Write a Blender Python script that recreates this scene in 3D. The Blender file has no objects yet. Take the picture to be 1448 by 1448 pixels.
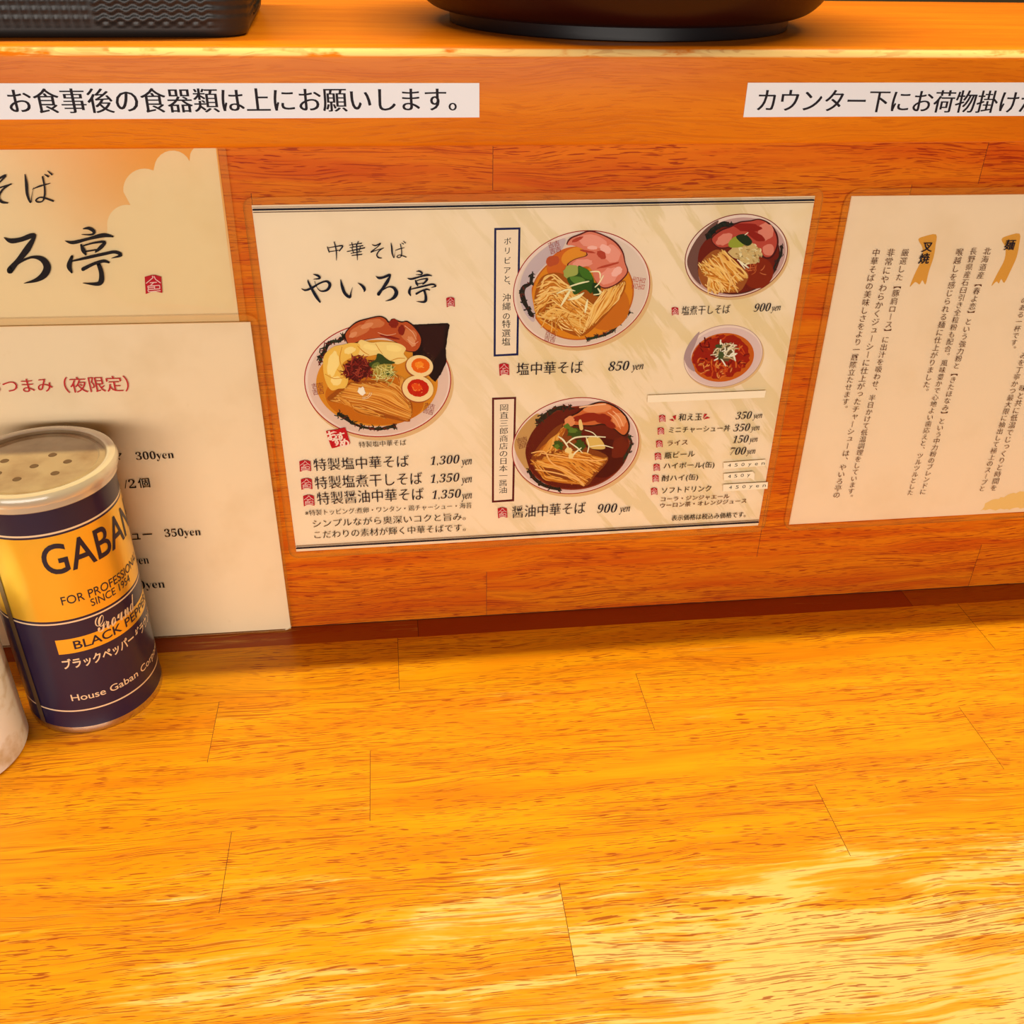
import bpy, bmesh, math, random
from mathutils import Vector, Matrix, noise

S = bpy.context.scene
COL = S.collection
PI = math.pi

# ------------------------------------------------------------------ camera
CAM = Vector((0.06910, -0.51306, 0.40087))
F = 1381.34                                   # focal length for a 1448 px wide frame
RT = Vector((0.9929051, -0.1177770, 0.0163729))
DN = Vector((-0.0482628, -0.5250005, -0.8497324))
FW = Vector((0.1086748, 0.8429134, -0.5269599))
cd = bpy.data.cameras.new('camera')
cam = bpy.data.objects.new('camera', cd)
COL.objects.link(cam)
cd.sensor_fit = 'HORIZONTAL'
cd.sensor_width = 36.0
cd.lens = F / 1448 * 36.0
cd.clip_start = 0.01
cam.matrix_world = Matrix(((RT.x, -DN.x, -FW.x, CAM.x), (RT.y, -DN.y, -FW.y, CAM.y),
                           (RT.z, -DN.z, -FW.z, CAM.z), (0, 0, 0, 1)))
S.camera = cam

# ------------------------------------------------------------------ view, world, lamps
S.view_settings.view_transform = 'Standard'
S.view_settings.look = 'None'
S.view_settings.gamma = 1
S.view_settings.exposure = 0.0
S.view_settings.use_curve_mapping = False

w = bpy.data.worlds.new('room_ambient')
S.world = w
w.use_nodes = True
w.node_tree.nodes['Background'].inputs[0].default_value = (1.0, 0.86, 0.72, 1)
w.node_tree.nodes['Background'].inputs[1].default_value = 0.10


def area(name, loc, target, sx, sy, power, color):
    l = bpy.data.lights.new(name, 'AREA')
    l.shape = 'RECTANGLE'
    l.size, l.size_y, l.energy, l.color = sx, sy, power, color
    o = bpy.data.objects.new(name, l)
    COL.objects.link(o)
    o.location = loc
    d = Vector(target) - Vector(loc)
    if abs(d.x) + abs(d.y) > 1e-6:                # a lamp that points straight down keeps its length along x
        o.rotation_euler = d.to_track_quat('-Z', 'Y').to_euler()
    return o


# the slim tube lamp that runs along above the serving ledge
area('tube_lamp', (0.2, 0.0, 1.2), (0.2, 0.0, 0.0), 1.5, 0.022, 23, (1.0, 0.90, 0.50))
# added fill from the guest's side, set low to favour the upright panel
area('room_fill', (-0.25, -2.2, 0.38), (0.1, 0, 0.2), 2.4, 0.7, 45, (1.0, 0.92, 0.84))
# kitchen lamp beyond the ledge
area('kitchen_lamp', (0.46, 1.5, 0.95), (0.3, 0.1, 0.3), 0.12, 0.25, 2.0, (1.0, 0.93, 0.85))


# ------------------------------------------------------------------ helpers
def mat(name, base, rough=0.5, metal=0.0, coat=0.0, spec=0.5, coat_rough=0.1):
    m = bpy.data.materials.new(name)
    m.use_nodes = True
    b = m.node_tree.nodes['Principled BSDF']
    b.inputs['Base Color'].default_value = (*base, 1)
    b.inputs['Roughness'].default_value = rough
    b.inputs['Metallic'].default_value = metal
    b.inputs['Coat Weight'].default_value = coat
    b.inputs['Coat Roughness'].default_value = coat_rough
    b.inputs['Specular IOR Level'].default_value = spec
    return m


def lin(c):
    return tuple((x / 255 / 12.92) if x / 255 <= 0.04045 else ((x / 255 + 0.055) / 1.055) ** 2.4 for x in c)


PE = (1.10, 0.93, 0.76)      # light that falls on the menus: turns a seen colour into a print colour


def ink(c, p=1.0):
    k = (1, 1, 1) if p == 1.0 else (1.04, 0.99, 0.86)     # bowl photographs are printed a touch warmer and deeper
    return tuple(min(0.9, (a / e) ** p * q) for a, e, q in zip(lin(c), PE, k))


def node(nt, t, **kw):
    n = nt.nodes.new(t)
    for k, v in kw.items():
        setattr(n, k, v)
    return n


def mesh_obj(name, verts, faces, mats, parent=None, mi=None, smooth=False):
    me = bpy.data.meshes.new(name)
    me.from_pydata(verts, [], faces)
    for m in (mats if isinstance(mats, (list, tuple)) else [mats]):
        me.materials.append(m)
    if mi:
        me.polygons.foreach_set('material_index', mi)
    if smooth:
        me.polygons.foreach_set('use_smooth', [True] * len(faces))
    me.update()
    o = bpy.data.objects.new(name, me)
    COL.objects.link(o)
    if parent:
        o.parent = parent
        o.matrix_parent_inverse = Matrix.Translation(parent.location).inverted()
    return o


def thing(name, label, cat, loc=(0, 0, 0), group=None):
    o = bpy.data.objects.new(name, None)
    COL.objects.link(o)
    o.location = loc
    o.empty_display_size = 0.02
    return tag(o, label, cat, group)


def tag(o, label, cat, group=None):
    o['label'] = label
    o['category'] = cat
    if group:
        o['group'] = group
    return o


def W(u, v, y=0.0):
    """point on the upright plane at depth y that the photograph shows at (u, v)"""
    d = RT * ((u - 724) / F) + DN * ((v - 724) / F) + FW
    return CAM + d * ((y - CAM.y) / d.y)


# ------------------------------------------------------------------ wood
def wood(name, light, dark, pore, along='X', across='Y', rough=0.34, coat=0.35, worn=False, pore_amt=0.8, spec=0.12):
    m = mat(name, light, rough, coat=coat, coat_rough=0.22, spec=spec)
    nt = m.node_tree
    L = nt.links.new
    b = nt.nodes['Principled BSDF']
    tc = node(nt, 'ShaderNodeTexCoord')
    sep = node(nt, 'ShaderNodeSeparateXYZ')
    L(tc.outputs['Object'], sep.inputs[0])
    if across == 'YZ':                            # one run of grain that turns over the edge
        yz = node(nt, 'ShaderNodeMath', operation='SUBTRACT')
        L(sep.outputs['Z'], yz.inputs[0])
        L(sep.outputs['Y'], yz.inputs[1])
        acr = yz.outputs[0]
    else:
        acr = sep.outputs[across]
    at = node(nt, 'ShaderNodeAttribute', attribute_name='tone')
    sh = node(nt, 'ShaderNodeMath', operation='MULTIPLY')
    L(at.outputs['Fac'], sh.inputs[0])
    sh.inputs[1].default_value = 37.0

    def vec(kx, ky, warp=None):
        c = node(nt, 'ShaderNodeCombineXYZ')
        mx = node(nt, 'ShaderNodeMath', operation='MULTIPLY')
        L(sep.outputs[along], mx.inputs[0])
        mx.inputs[1].default_value = kx
        my = node(nt, 'ShaderNodeMath', operation='MULTIPLY')
        if warp is None:
            L(acr, my.inputs[0])
        else:
            ad = node(nt, 'ShaderNodeMath', operation='ADD')
            L(acr, ad.inputs[0])
            L(warp, ad.inputs[1])
            L(ad.outputs[0], my.inputs[0])
        my.inputs[1].default_value = ky
        L(mx.outputs[0], c.inputs[0])
        L(my.outputs[0], c.inputs[1])
        L(sh.outputs[0], c.inputs[2])
        return c.outputs[0]

    def nz(v, detail=2.0, rough_=0.5):
        n = node(nt, 'ShaderNodeTexNoise')
        n.inputs['Scale'].default_value = 1.0
        n.inputs['Detail'].default_value = detail
        n.inputs['Roughness'].default_value = rough_
        L(v, n.inputs['Vector'])
        return n.outputs['Fac']

    def rng(f, a, b_, c=0.0, d=1.0):
        r = node(nt, 'ShaderNodeMapRange')
        r.interpolation_type = 'SMOOTHSTEP'
        L(f, r.inputs[0])
        for i, x in zip((1, 2, 3, 4), (a, b_, c, d)):
            r.inputs[i].default_value = x
        return r.outputs[0]

    def mul(a, b_, op='MULTIPLY'):
        r = node(nt, 'ShaderNodeMath', operation=op)
        L(a, r.inputs[0])
        if isinstance(b_, float):
            r.inputs[1].default_value = b_
        else:
            L(b_, r.inputs[1])
        return r.outputs[0]

    def mix(f, a, b_, typ='MIX'):
        x = node(nt, 'ShaderNodeMix', data_type='RGBA', blend_type=typ)
        L(f, x.inputs[0])
        for k, s in ((6, a), (7, b_)):
            if isinstance(s, tuple):
                x.inputs[k].default_value = (*s, 1)
            else:
                L(s, x.inputs[k])
        return x.outputs[2]

    warp = mul(mul(nz(vec(9, 26), 2.0), 0.5, 'SUBTRACT'), 0.016)
    fig = nz(vec(7, 95, warp), 4.0, 0.6)            # broad grain figure
    fine = nz(vec(34, 620, warp), 2.0)              # fine lengthwise streaks
    c = mix(rng(fig, 0.34, 0.70), light, dark)
    c = mix(mul(rng(fine, 0.42, 0.66), 0.30), c, dark)
    # every stave has its own tone; the wall-side counter row adds painted shade
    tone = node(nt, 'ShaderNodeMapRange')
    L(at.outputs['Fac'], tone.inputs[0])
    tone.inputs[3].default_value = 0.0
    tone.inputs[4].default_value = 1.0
    deep = mul(mul(tone.outputs[0], 10.0, 'POWER'), 0.55)  # deepens the wall-side counter row as ledge shade
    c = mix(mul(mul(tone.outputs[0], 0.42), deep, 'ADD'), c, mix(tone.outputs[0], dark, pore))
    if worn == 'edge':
        # rubbed varnish on the rounded front edge, with the lamp's highlight painted in
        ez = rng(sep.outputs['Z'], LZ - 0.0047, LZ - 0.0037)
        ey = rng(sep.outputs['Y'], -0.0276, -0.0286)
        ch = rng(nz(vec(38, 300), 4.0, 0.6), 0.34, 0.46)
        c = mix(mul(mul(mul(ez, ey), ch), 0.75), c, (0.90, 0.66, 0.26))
    elif worn:
        wy = rng(sep.outputs['Y'], -0.155, -0.240)
        wx = rng(sep.outputs['X'], -0.10, 0.24, 0.37, 1.0)
        patch = nz(vec(10, 34, warp), 5.0, 0.62)
        streak = nz(vec(15, 270, warp), 3.0)
        streak2 = nz(vec(30, 760, warp), 2.0)
        f = mul(mul(mul(patch, mul(streak, 0.65), 'ADD'), mul(streak2, 0.35), 'ADD'), mul(mul(wy, wx), 0.40), 'ADD')
        c = mix(mul(rng(f, 1.31, 1.42), 0.75), c, (0.88, 0.68, 0.33))
        c = mix(mul(rng(f, 1.16, 1.36), 0.45), c, (0.80, 0.47, 0.07))
    # pores: short dark dashes
    dash = nz(vec(95, 1750, warp), 1.0, 0.4)
    where = rng(nz(vec(12, 45), 2.0), 0.30, 0.52)
    p = mul(rng(dash, 0.585, 0.65), where)
    lines = nz(vec(20, 1250, warp), 1.5, 0.5)
    where2 = rng(nz(vec(5, 60), 2.0), 0.42, 0.56)
    p2 = mul(mul(rng(lines, 0.555, 0.64), where2), 0.8)
    pp = mul(mul(p, p2, 'MAXIMUM'), pore_amt)
    c = mix(pp, c, pore)
    L(c, b.inputs['Base Color'])
    bp = node(nt, 'ShaderNodeBump', invert=True)
    bp.inputs['Strength'].default_value = 0.25
    bp.inputs['Distance'].default_value = 0.0004
    L(pp, bp.inputs['Height'])
    L(bp.outputs[0], b.inputs['Normal'])
    return m


M = {}
LZ = 0.347                                    # top of the serving ledge
M['counter'] = wood('counter_wood', (0.80, 0.340, 0.004), (0.70, 0.220, 0.003), (0.30, 0.035, 0.004), worn=True, coat=0.12)
M['wall'] = wood('panel_wood', (0.70, 0.195, 0.005), (0.56, 0.090, 0.004), (0.26, 0.018, 0.004), across='Z', coat=0.0, spec=0.08, rough=0.42)
M['ledge'] = wood('ledge_wood', (0.78, 0.215, 0.006), (0.66, 0.150, 0.004), (0.46, 0.08, 0.004), coat=0.08, rough=0.34, pore_amt=0.35, spec=0.08, worn='edge', across='YZ')  # front edge coloured pale for wear plus lamp highlight
M['gap'] = mat('dark_joint_line', (0.10, 0.02, 0.006), 0.8)  # dark base seen in the gaps of the butt joints


def staves(name, rows, joints, axis, x0, x1, level, material, depth, tones, rnd, gap=0.00028, spots=None):
    """one board of glued staves: a solid slab with every stave's own face on top of it"""
    V, Fc, mi, tone = [], [], [], []

    def P(x, t, d):
        return (x, t, level - d) if axis == 'Z' else (x, level + d, t)

    def quad(xa, xb, ta, tb, d, m, tv):
        n = len(V)
        V.extend([P(xa, ta, d), P(xb, ta, d), P(xb, tb, d), P(xa, tb, d)])
        Fc.append((n, n + 1, n + 2, n + 3))
        mi.append(m)
        tone.append(tv)

    for r, (ta, tb) in enumerate(zip(rows[:-1], rows[1:])):
        js = sorted(joints.get(r, []))
        if not js:
            js = [x0 + rnd.uniform(0.1, 0.4)]
        while js[0] - x0 > 0.45:
            js.insert(0, js[0] - rnd.uniform(0.28, 0.40))
        while x1 - js[-1] > 0.45:
            js.append(js[-1] + rnd.uniform(0.28, 0.40))
        xs = [x0] + js + [x1]
        for k, (a, b_) in enumerate(zip(xs[:-1], xs[1:])):
            tv = tones.get((r, k), tones.get(r, rnd.uniform(0.0, 0.45)))
            if isinstance(tv, tuple):
                tv = rnd.uniform(*tv)
            for (rr, xx), t_ in (spots or {}).items():
                if rr == r and a < xx < b_:
                    tv = t_
            tv += rnd.uniform(0, 0.02)
            quad(a + gap / 2, b_ - gap / 2, ta, tb, 0, 0, tv)
    a, b_ = rows[0], rows[-1]
    n = len(V)
    V.extend([P(x0, a, 0.0004), P(x1, a, 0.0004), P(x1, b_, 0.0004), P(x0, b_, 0.0004),
              P(x0, a, depth), P(x1, a, depth), P(x1, b_, depth), P(x0, b_, depth)])
    for f, m in (((0, 1, 2, 3), 1), ((7, 6, 5, 4), 0), ((0, 4, 5, 1), 0), ((1, 5, 6, 2), 0), ((2, 6, 7, 3), 0), ((3, 7, 4, 0), 0)):
        Fc.append(tuple(n + i for i in f))
        mi.append(m)
        tone.append(0.3)
    o = mesh_obj(name, V, Fc, [material, M['gap']], mi=mi)
    at = o.data.attributes.new('tone', 'FLOAT', 'FACE')
    at.data.foreach_set('value', tone)
    return o


rnd = random.Random(11)
# ------------------------------------------------------------------ setting: counter, back panel, ledge
cy = [0.0, -0.0178, -0.0665, -0.115, -0.1645, -0.2115, -0.2605, -0.309, -0.358]
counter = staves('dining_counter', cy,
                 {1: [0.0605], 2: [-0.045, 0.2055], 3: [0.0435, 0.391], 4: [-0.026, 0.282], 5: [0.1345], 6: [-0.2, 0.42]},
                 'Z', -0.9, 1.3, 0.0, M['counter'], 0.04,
                 {0: (0.95, 0.98), 1: (0.18, 0.28), 2: (0.22, 0.32), 3: (0.25, 0.36), 4: (0.12, 0.22), 5: (0.04, 0.14), 6: (0.1, 0.2)}, rnd, spots={(2, -0.08): 0.46, (1, 0.0): 0.34, (3, 0.0): 0.40, (4, -0.08): 0.22})  # first row darker: own tone plus ledge shade put into the colour
tag(counter, 'orange varnished wooden counter of glued staves, worn pale toward the front', 'counter')

wz = [0.0005, 0.0357, 0.084, 0.132, 0.180, 0.228, 0.2763, 0.3115]
wall = staves('wall_back', wz, {0: [0.1195], 6: [0.122, 0.388], 5: [0.0, 0.35], 1: [-0.25, 0.30]}, 'Y', -0.9, 1.3, 0.0, M['wall'], 0.03,
              {0: (0.30, 0.40), 1: (0.0, 0.03), 6: (0.30, 0.50), 5: (0.3, 0.45), (5, 4): 0.8}, rnd)
wall['kind'] = 'structure'

prof = []
r = 0.0055
for i in range(9):
    a = PI * 0.5 * i / 8
    prof.append((-0.030 + r - r * math.cos(a), LZ - r + r * math.sin(a)))
rb = 0.0025
for i in range(5):
    a = PI * 0.5 * i / 4
    prof.insert(0, (-0.030 + rb - rb * math.cos(a), 0.3035 + rb - rb * math.sin(a)))
prof += [(0.241, LZ), (0.245, LZ - 0.004), (0.245, 0.3115), (0.0, 0.3115), (0.0, 0.3035)]
lx0, lx1 = -0.9, 1.3
n = len(prof)
V = [(lx0, y, z) for y, z in prof] + [(lx1, y, z) for y, z in prof]
Fc = [(i, (i + 1) % n, n + (i + 1) % n, n + i) for i in range(n)] + [tuple(range(n - 1, -1, -1)), tuple(range(n, 2 * n))]
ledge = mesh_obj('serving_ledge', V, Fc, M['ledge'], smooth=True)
for p in ledge.data.polygons:
    p.use_smooth = max(p.vertices) - min(p.vertices) < n + 2 and len(p.vertices) == 4
at = ledge.data.attributes.new('tone', 'FLOAT', 'FACE')
at.data.foreach_set('value', [0.12] * len(Fc))
ledge.data.set_sharp_from_angle(angle=math.radians(40))
tag(ledge, 'raised wooden serving ledge with rounded front edge above the menus', 'ledge')

# kitchen beyond the ledge
M['steel'] = mat('brushed_steel', (0.035, 0.032, 0.03), 0.35, 0.5)
M['kitchen_dark'] = mat('kitchen_wall_paint', (0.13, 0.09, 0.055), 0.5)


def box(name, a, b_, m, parent=None):
    V = [(x, y, z) for x in (a[0], b_[0]) for y in (a[1], b_[1]) for z in (a[2], b_[2])]
    Fc = [(0, 1, 3, 2), (4, 6, 7, 5), (0, 4, 5, 1), (2, 3, 7, 6), (0, 2, 6, 4), (1, 5, 7, 3)]
    return mesh_obj(name, V, Fc, m, parent)


wk = box('wall_kitchen', (-1.2, 1.3, -0.8), (1.8, 1.34, 1.2), M['kitchen_dark'])
wk['kind'] = 'structure'
wf = box('wall_front', (-2.2, -2.75, -0.75), (2.4, -2.70, 1.7), mat('cream_wall_paint', (0.62, 0.52, 0.40), 0.7))
wf['kind'] = 'structure'
fl = box('floor', (-2.2, -2.70, -0.79), (2.4, 1.30, -0.75), mat('brown_floor', (0.10, 0.07, 0.05), 0.5))
fl['kind'] = 'structure'
kt = box('kitchen_worktop', (-0.9, 0.32, 0.23), (1.5, 1.28, 0.27), M['steel'])
tag(kt, 'dark steel kitchen worktop beyond the serving ledge', 'worktop')

# ------------------------------------------------------------------ printing
M['ink'] = mat('printed_ink', (1, 1, 1), 0.55, spec=0.06)
nt = M['ink'].node_tree
a_ = node(nt, 'ShaderNodeAttribute', attribute_name='ink')
nt.links.new(a_.outputs['Color'], nt.nodes['Principled BSDF'].inputs['Base Color'])

_glyphs = {}


def glyphs(s, off=0.0, mincho=0.0, res=3):
    """outline of a line of writing at size 1, flat, as (verts, faces)"""
    k = (s, off, mincho, res)
    if k in _glyphs:
        return _glyphs[k]
    c = bpy.data.curves.new('t', 'FONT')
    c.body, c.size, c.offset, c.resolution_u = s, 1.0, off, res
    o = bpy.data.objects.new('t', c)
    COL.objects.link(o)
    dg = bpy.context.evaluated_depsgraph_get()
    ev = o.evaluated_get(dg)
    me = ev.to_mesh()
    v = [(p.co.x, p.co.y) for p in me.vertices]
    f = [tuple(p.vertices) for p in me.polygons]
    ev.to_mesh_clear()
    bpy.data.objects.remove(o)
    bpy.data.curves.remove(c)
    if mincho and v:                              # thin horizontals, thick uprights
        n_ = len(v)
        v = [(x - mincho, y) for x, y in v] + [(x, y) for x, y in v] + [(x + mincho, y) for x, y in v]
        f = f + [tuple(i + n_ for i in q) for q in f] + [tuple(i + 2 * n_ for i in q) for q in f]
    _glyphs[k] = (v, f)
    return v, f


SERIF = {}
for i, ch in enumerate('0123456789'):
    SERIF[ch] = chr(0x1D7CE + i)
for i in range(26):
    SERIF[chr(97 + i)] = chr(0x1D41A + i)
    SERIF[chr(65 + i)] = chr(0x1D400 + i)
SERIF_I = dict(SERIF)
for i in range(26):
    SERIF_I[chr(97 + i)] = chr(0x1D44E + i) if i != 7 else '\u210E'


def K(ox=0, oy=0, s=1.0):
    return lambda x, y: (ox + x / s, oy + y / s)


class Print:
    """flat printed matter on an upright sheet; every item lies a hair in front of the one before"""

    def __init__(self, depth, k=None, step=2.0e-6, pw=1.0):
        self.v, self.f, self.c = [], [], []
        self.d, self.step, self.k = depth, step, k or K()
        self.pw = pw
        self.r = random.Random(5)

    def face(self, pts, col):
        n_ = len(self.v)
        for x, y in pts:
            self.v.append(tuple(W(*self.k(x, y), self.d)))
        self.f.append(tuple(range(n_, n_ + len(pts))))
        self.c.append(col)

    def nxt(self):
        self.d -= self.step

    def poly(self, pts, rgb, jit=0.0):
        self.nxt()
        if jit:
            q = []
            for (x0, y0), (x1, y1) in zip(pts, pts[1:] + pts[:1]):
                m_ = max(1, int(math.hypot(x1 - x0, y1 - y0) / (jit * 3)))
                for i in range(m_):
                    t = i / m_
                    q.append((x0 + (x1 - x0) * t + self.r.uniform(-jit, jit), y0 + (y1 - y0) * t + self.r.uniform(-jit, jit)))
            pts = q
        self.face(pts, ink(rgb, self.pw))

    def smooth(self, pts, rgb, n=5):
        """closed outline rounded through the given points"""
        q = []
        m_ = len(pts)
        for i in range(m_):
            p0, p1, p2, p3 = (pts[(i + j - 1) % m_] for j in range(4))
            for j in range(n):
                t = j / n
                q.append(tuple(0.5 * ((2 * b) + (c - a) * t + (2 * a - 5 * b + 4 * c - d) * t * t + (-a + 3 * b - 3 * c + d) * t ** 3)
                               for a, b, c, d in zip(p0, p1, p2, p3)))
        self.nxt()
        self.face(q, ink(rgb, self.pw))

    def ell(self, cx, cy_, a, b, rgb, rot=0.0, n=56, jit=0.0):
        self.nxt()
        cr, sr = math.cos(math.radians(rot)), math.sin(math.radians(rot))
        q = []
        for i in range(n):
            t = 2 * PI * i / n
            k_ = 1 + self.r.uniform(-jit, jit)
            x, y = a * k_ * math.cos(t), b * k_ * math.sin(t)
            q.append((cx + x * cr - y * sr, cy_ + x * sr + y * cr))
        self.face(q, ink(rgb, self.pw))

    def stroke(self, pts, rgb, n=5, step=True):
        """brush line through (x, y, width) points"""
        if step:
            self.nxt()
        P_ = [tuple(map(float, p)) for p in pts]
        P_ = [P_[0]] + P_ + [P_[-1]]
        q = []
        for i in range(1, len(P_) - 2):
            p0, p1, p2, p3 = P_[i - 1:i + 3]
            for j in range(n):
                t = j / n
                q.append(tuple(0.5 * ((2 * b) + (c - a) * t + (2 * a - 5 * b + 4 * c - d) * t * t + (-a + 3 * b - 3 * c + d) * t ** 3)
                               for a, b, c, d in zip(p0, p1, p2, p3)))
        q.append(P_[-1])
        lf, rt = [], []
        for i, (x, y, w_) in enumerate(q):
            x0, y0, _ = q[max(0, i - 1)]
            x1, y1, _ = q[min(len(q) - 1, i + 1)]
            l = math.hypot(x1 - x0, y1 - y0) or 1
            nx, ny = -(y1 - y0) / l, (x1 - x0) / l
            h = max(0.2, w_) / 2
            lf.append((x + nx * h, y + ny * h))
            rt.append((x - nx * h, y - ny * h))
        c = ink(rgb, self.pw)
        n_ = len(self.v)
        for a, b in zip(lf, rt):
            self.v.append(tuple(W(*self.k(*a), self.d)))
            self.v.append(tuple(W(*self.k(*b), self.d)))
        for i in range(len(lf) - 1):
            j = n_ + 2 * i
            self.f.append((j, j + 1, j + 3, j + 2))
            self.c.append(c)
        # round the two ends
        for (x, y, w_) in (q[0], q[-1]):
            if w_ > 3:
                self.face([(x + w_ / 2 * math.cos(2 * PI * i / 10), y + w_ / 2 * math.sin(2 * PI * i / 10)) for i in range(10)], c)

    def line(self, x0, y0, x1, y1, w_, rgb):
        self.stroke([(x0, y0, w_), (x1, y1, w_)], rgb, n=1)

    def text(self, s, x0, y0, x1, y1, h, rgb, off=-0.013, mincho=0.016, shear=0.0, serif=False, italic=False):
        """writing whose inked box runs from bottom left (x0, y0) to bottom right (x1, y1), h tall"""
        if serif:
            tb = SERIF_I if italic else SERIF
            s = ''.join(tb.get(ch, ch) for ch in s)
        v, f = glyphs(s, off, mincho)
        if shear:
            v = [(x + y * shear, y) for x, y in v]
        xa, xb = min(p[0] for p in v), max(p[0] for p in v)
        ya, yb = min(p[1] for p in v), max(p[1] for p in v)
        A = W(*self.k(x0, y0), self.d)
        B = W(*self.k(x1, y1), self.d)
        Tp = W(*self.k((x0 + x1) / 2, (y0 + y1) / 2 - h), self.d)
        Md = W(*self.k((x0 + x1) / 2, (y0 + y1) / 2), self.d)
        hz = (Tp - Md).z
        n_ = len(self.v)
        third = max(1, len(v) // 3) if mincho else len(v) + 1
        for i_, (x, y) in enumerate(v):
            p = A + (B - A) * ((x - xa) / (xb - xa))
            self.v.append((p.x, self.d - 1.2e-5 * (i_ // third), p.z + hz * (y - ya) / (yb - ya)))
        c = ink(rgb, self.pw)
        for q in f:
            self.f.append(tuple(i + n_ for i in q))
            self.c.append(c)

    def glyph(self, ch, x, y, size, rgb, off=-0.012, mincho=0.012, wide=1.0, rot=0.0, world=None):
        """one character centred on (x, y), its cell size tall"""
        P0 = world or W(*self.k(x, y), self.d)
        s = size if world else abs((W(*self.k(x, y - size / 2), self.d) - W(*self.k(x, y + size / 2), self.d)).z)
        sx = s * wide
        if ch == 'ー':
            v, f = glyphs(ch, off, mincho)
            v = [((q[1] - 0.384) + 0.5, (q[0] - 0.5) + 0.38) for q in v]
        else:
            ch = {'【': '︻', '】': '︼'}.get(ch, ch)
            v, f = glyphs(ch, off, mincho)
        dx = dy = 0.0
        if ch in '、。':
            dx, dy = 0.58, 0.55
        if ch in 'ャュョっッ':
            dx, dy = 0.1, 0.1
        cr, sr = math.cos(math.radians(rot)), math.sin(math.radians(rot))
        n_ = len(self.v)
        third = max(1, len(v) // 3) if mincho else len(v) + 1
        for i_, (a, b) in enumerate(v):
            a, b = a + dx - 0.5, b + dy - 0.38
            a, b = a * cr - b * sr, a * sr + b * cr
            self.v.append((P0.x + a * sx, self.d - 1.2e-5 * (i_ // third), P0.z + b * s))
        c = ink(rgb, self.pw)
        for q in f:
            self.f.append(tuple(i + n_ for i in q))
            self.c.append(c)

    def column(self, s, x0, y0, x1, y1, rgb, fill=1.0, **kw):
        """upright writing; the first and last characters are centred on the two points"""
        A, B = W(*self.k(x0, y0), self.d), W(*self.k(x1, y1), self.d)
        pitch = abs(A.z - B.z) / max(1, len(s) - 1)
        for i, ch in enumerate(s):
            p = A + (B - A) * (i / max(1, len(s) - 1))
            self.glyph(ch, 0, 0, pitch * fill, rgb, world=p, **kw)

    def build(self, name, parent, material=None):
        o = mesh_obj(name, self.v, self.f, material or M['ink'], parent)
        at_ = o.data.attributes.new('ink', 'FLOAT_COLOR', 'FACE')
        at_.data.foreach_set('color', [x for c in self.c for x in (*c, 1.0)])
        return o


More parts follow.
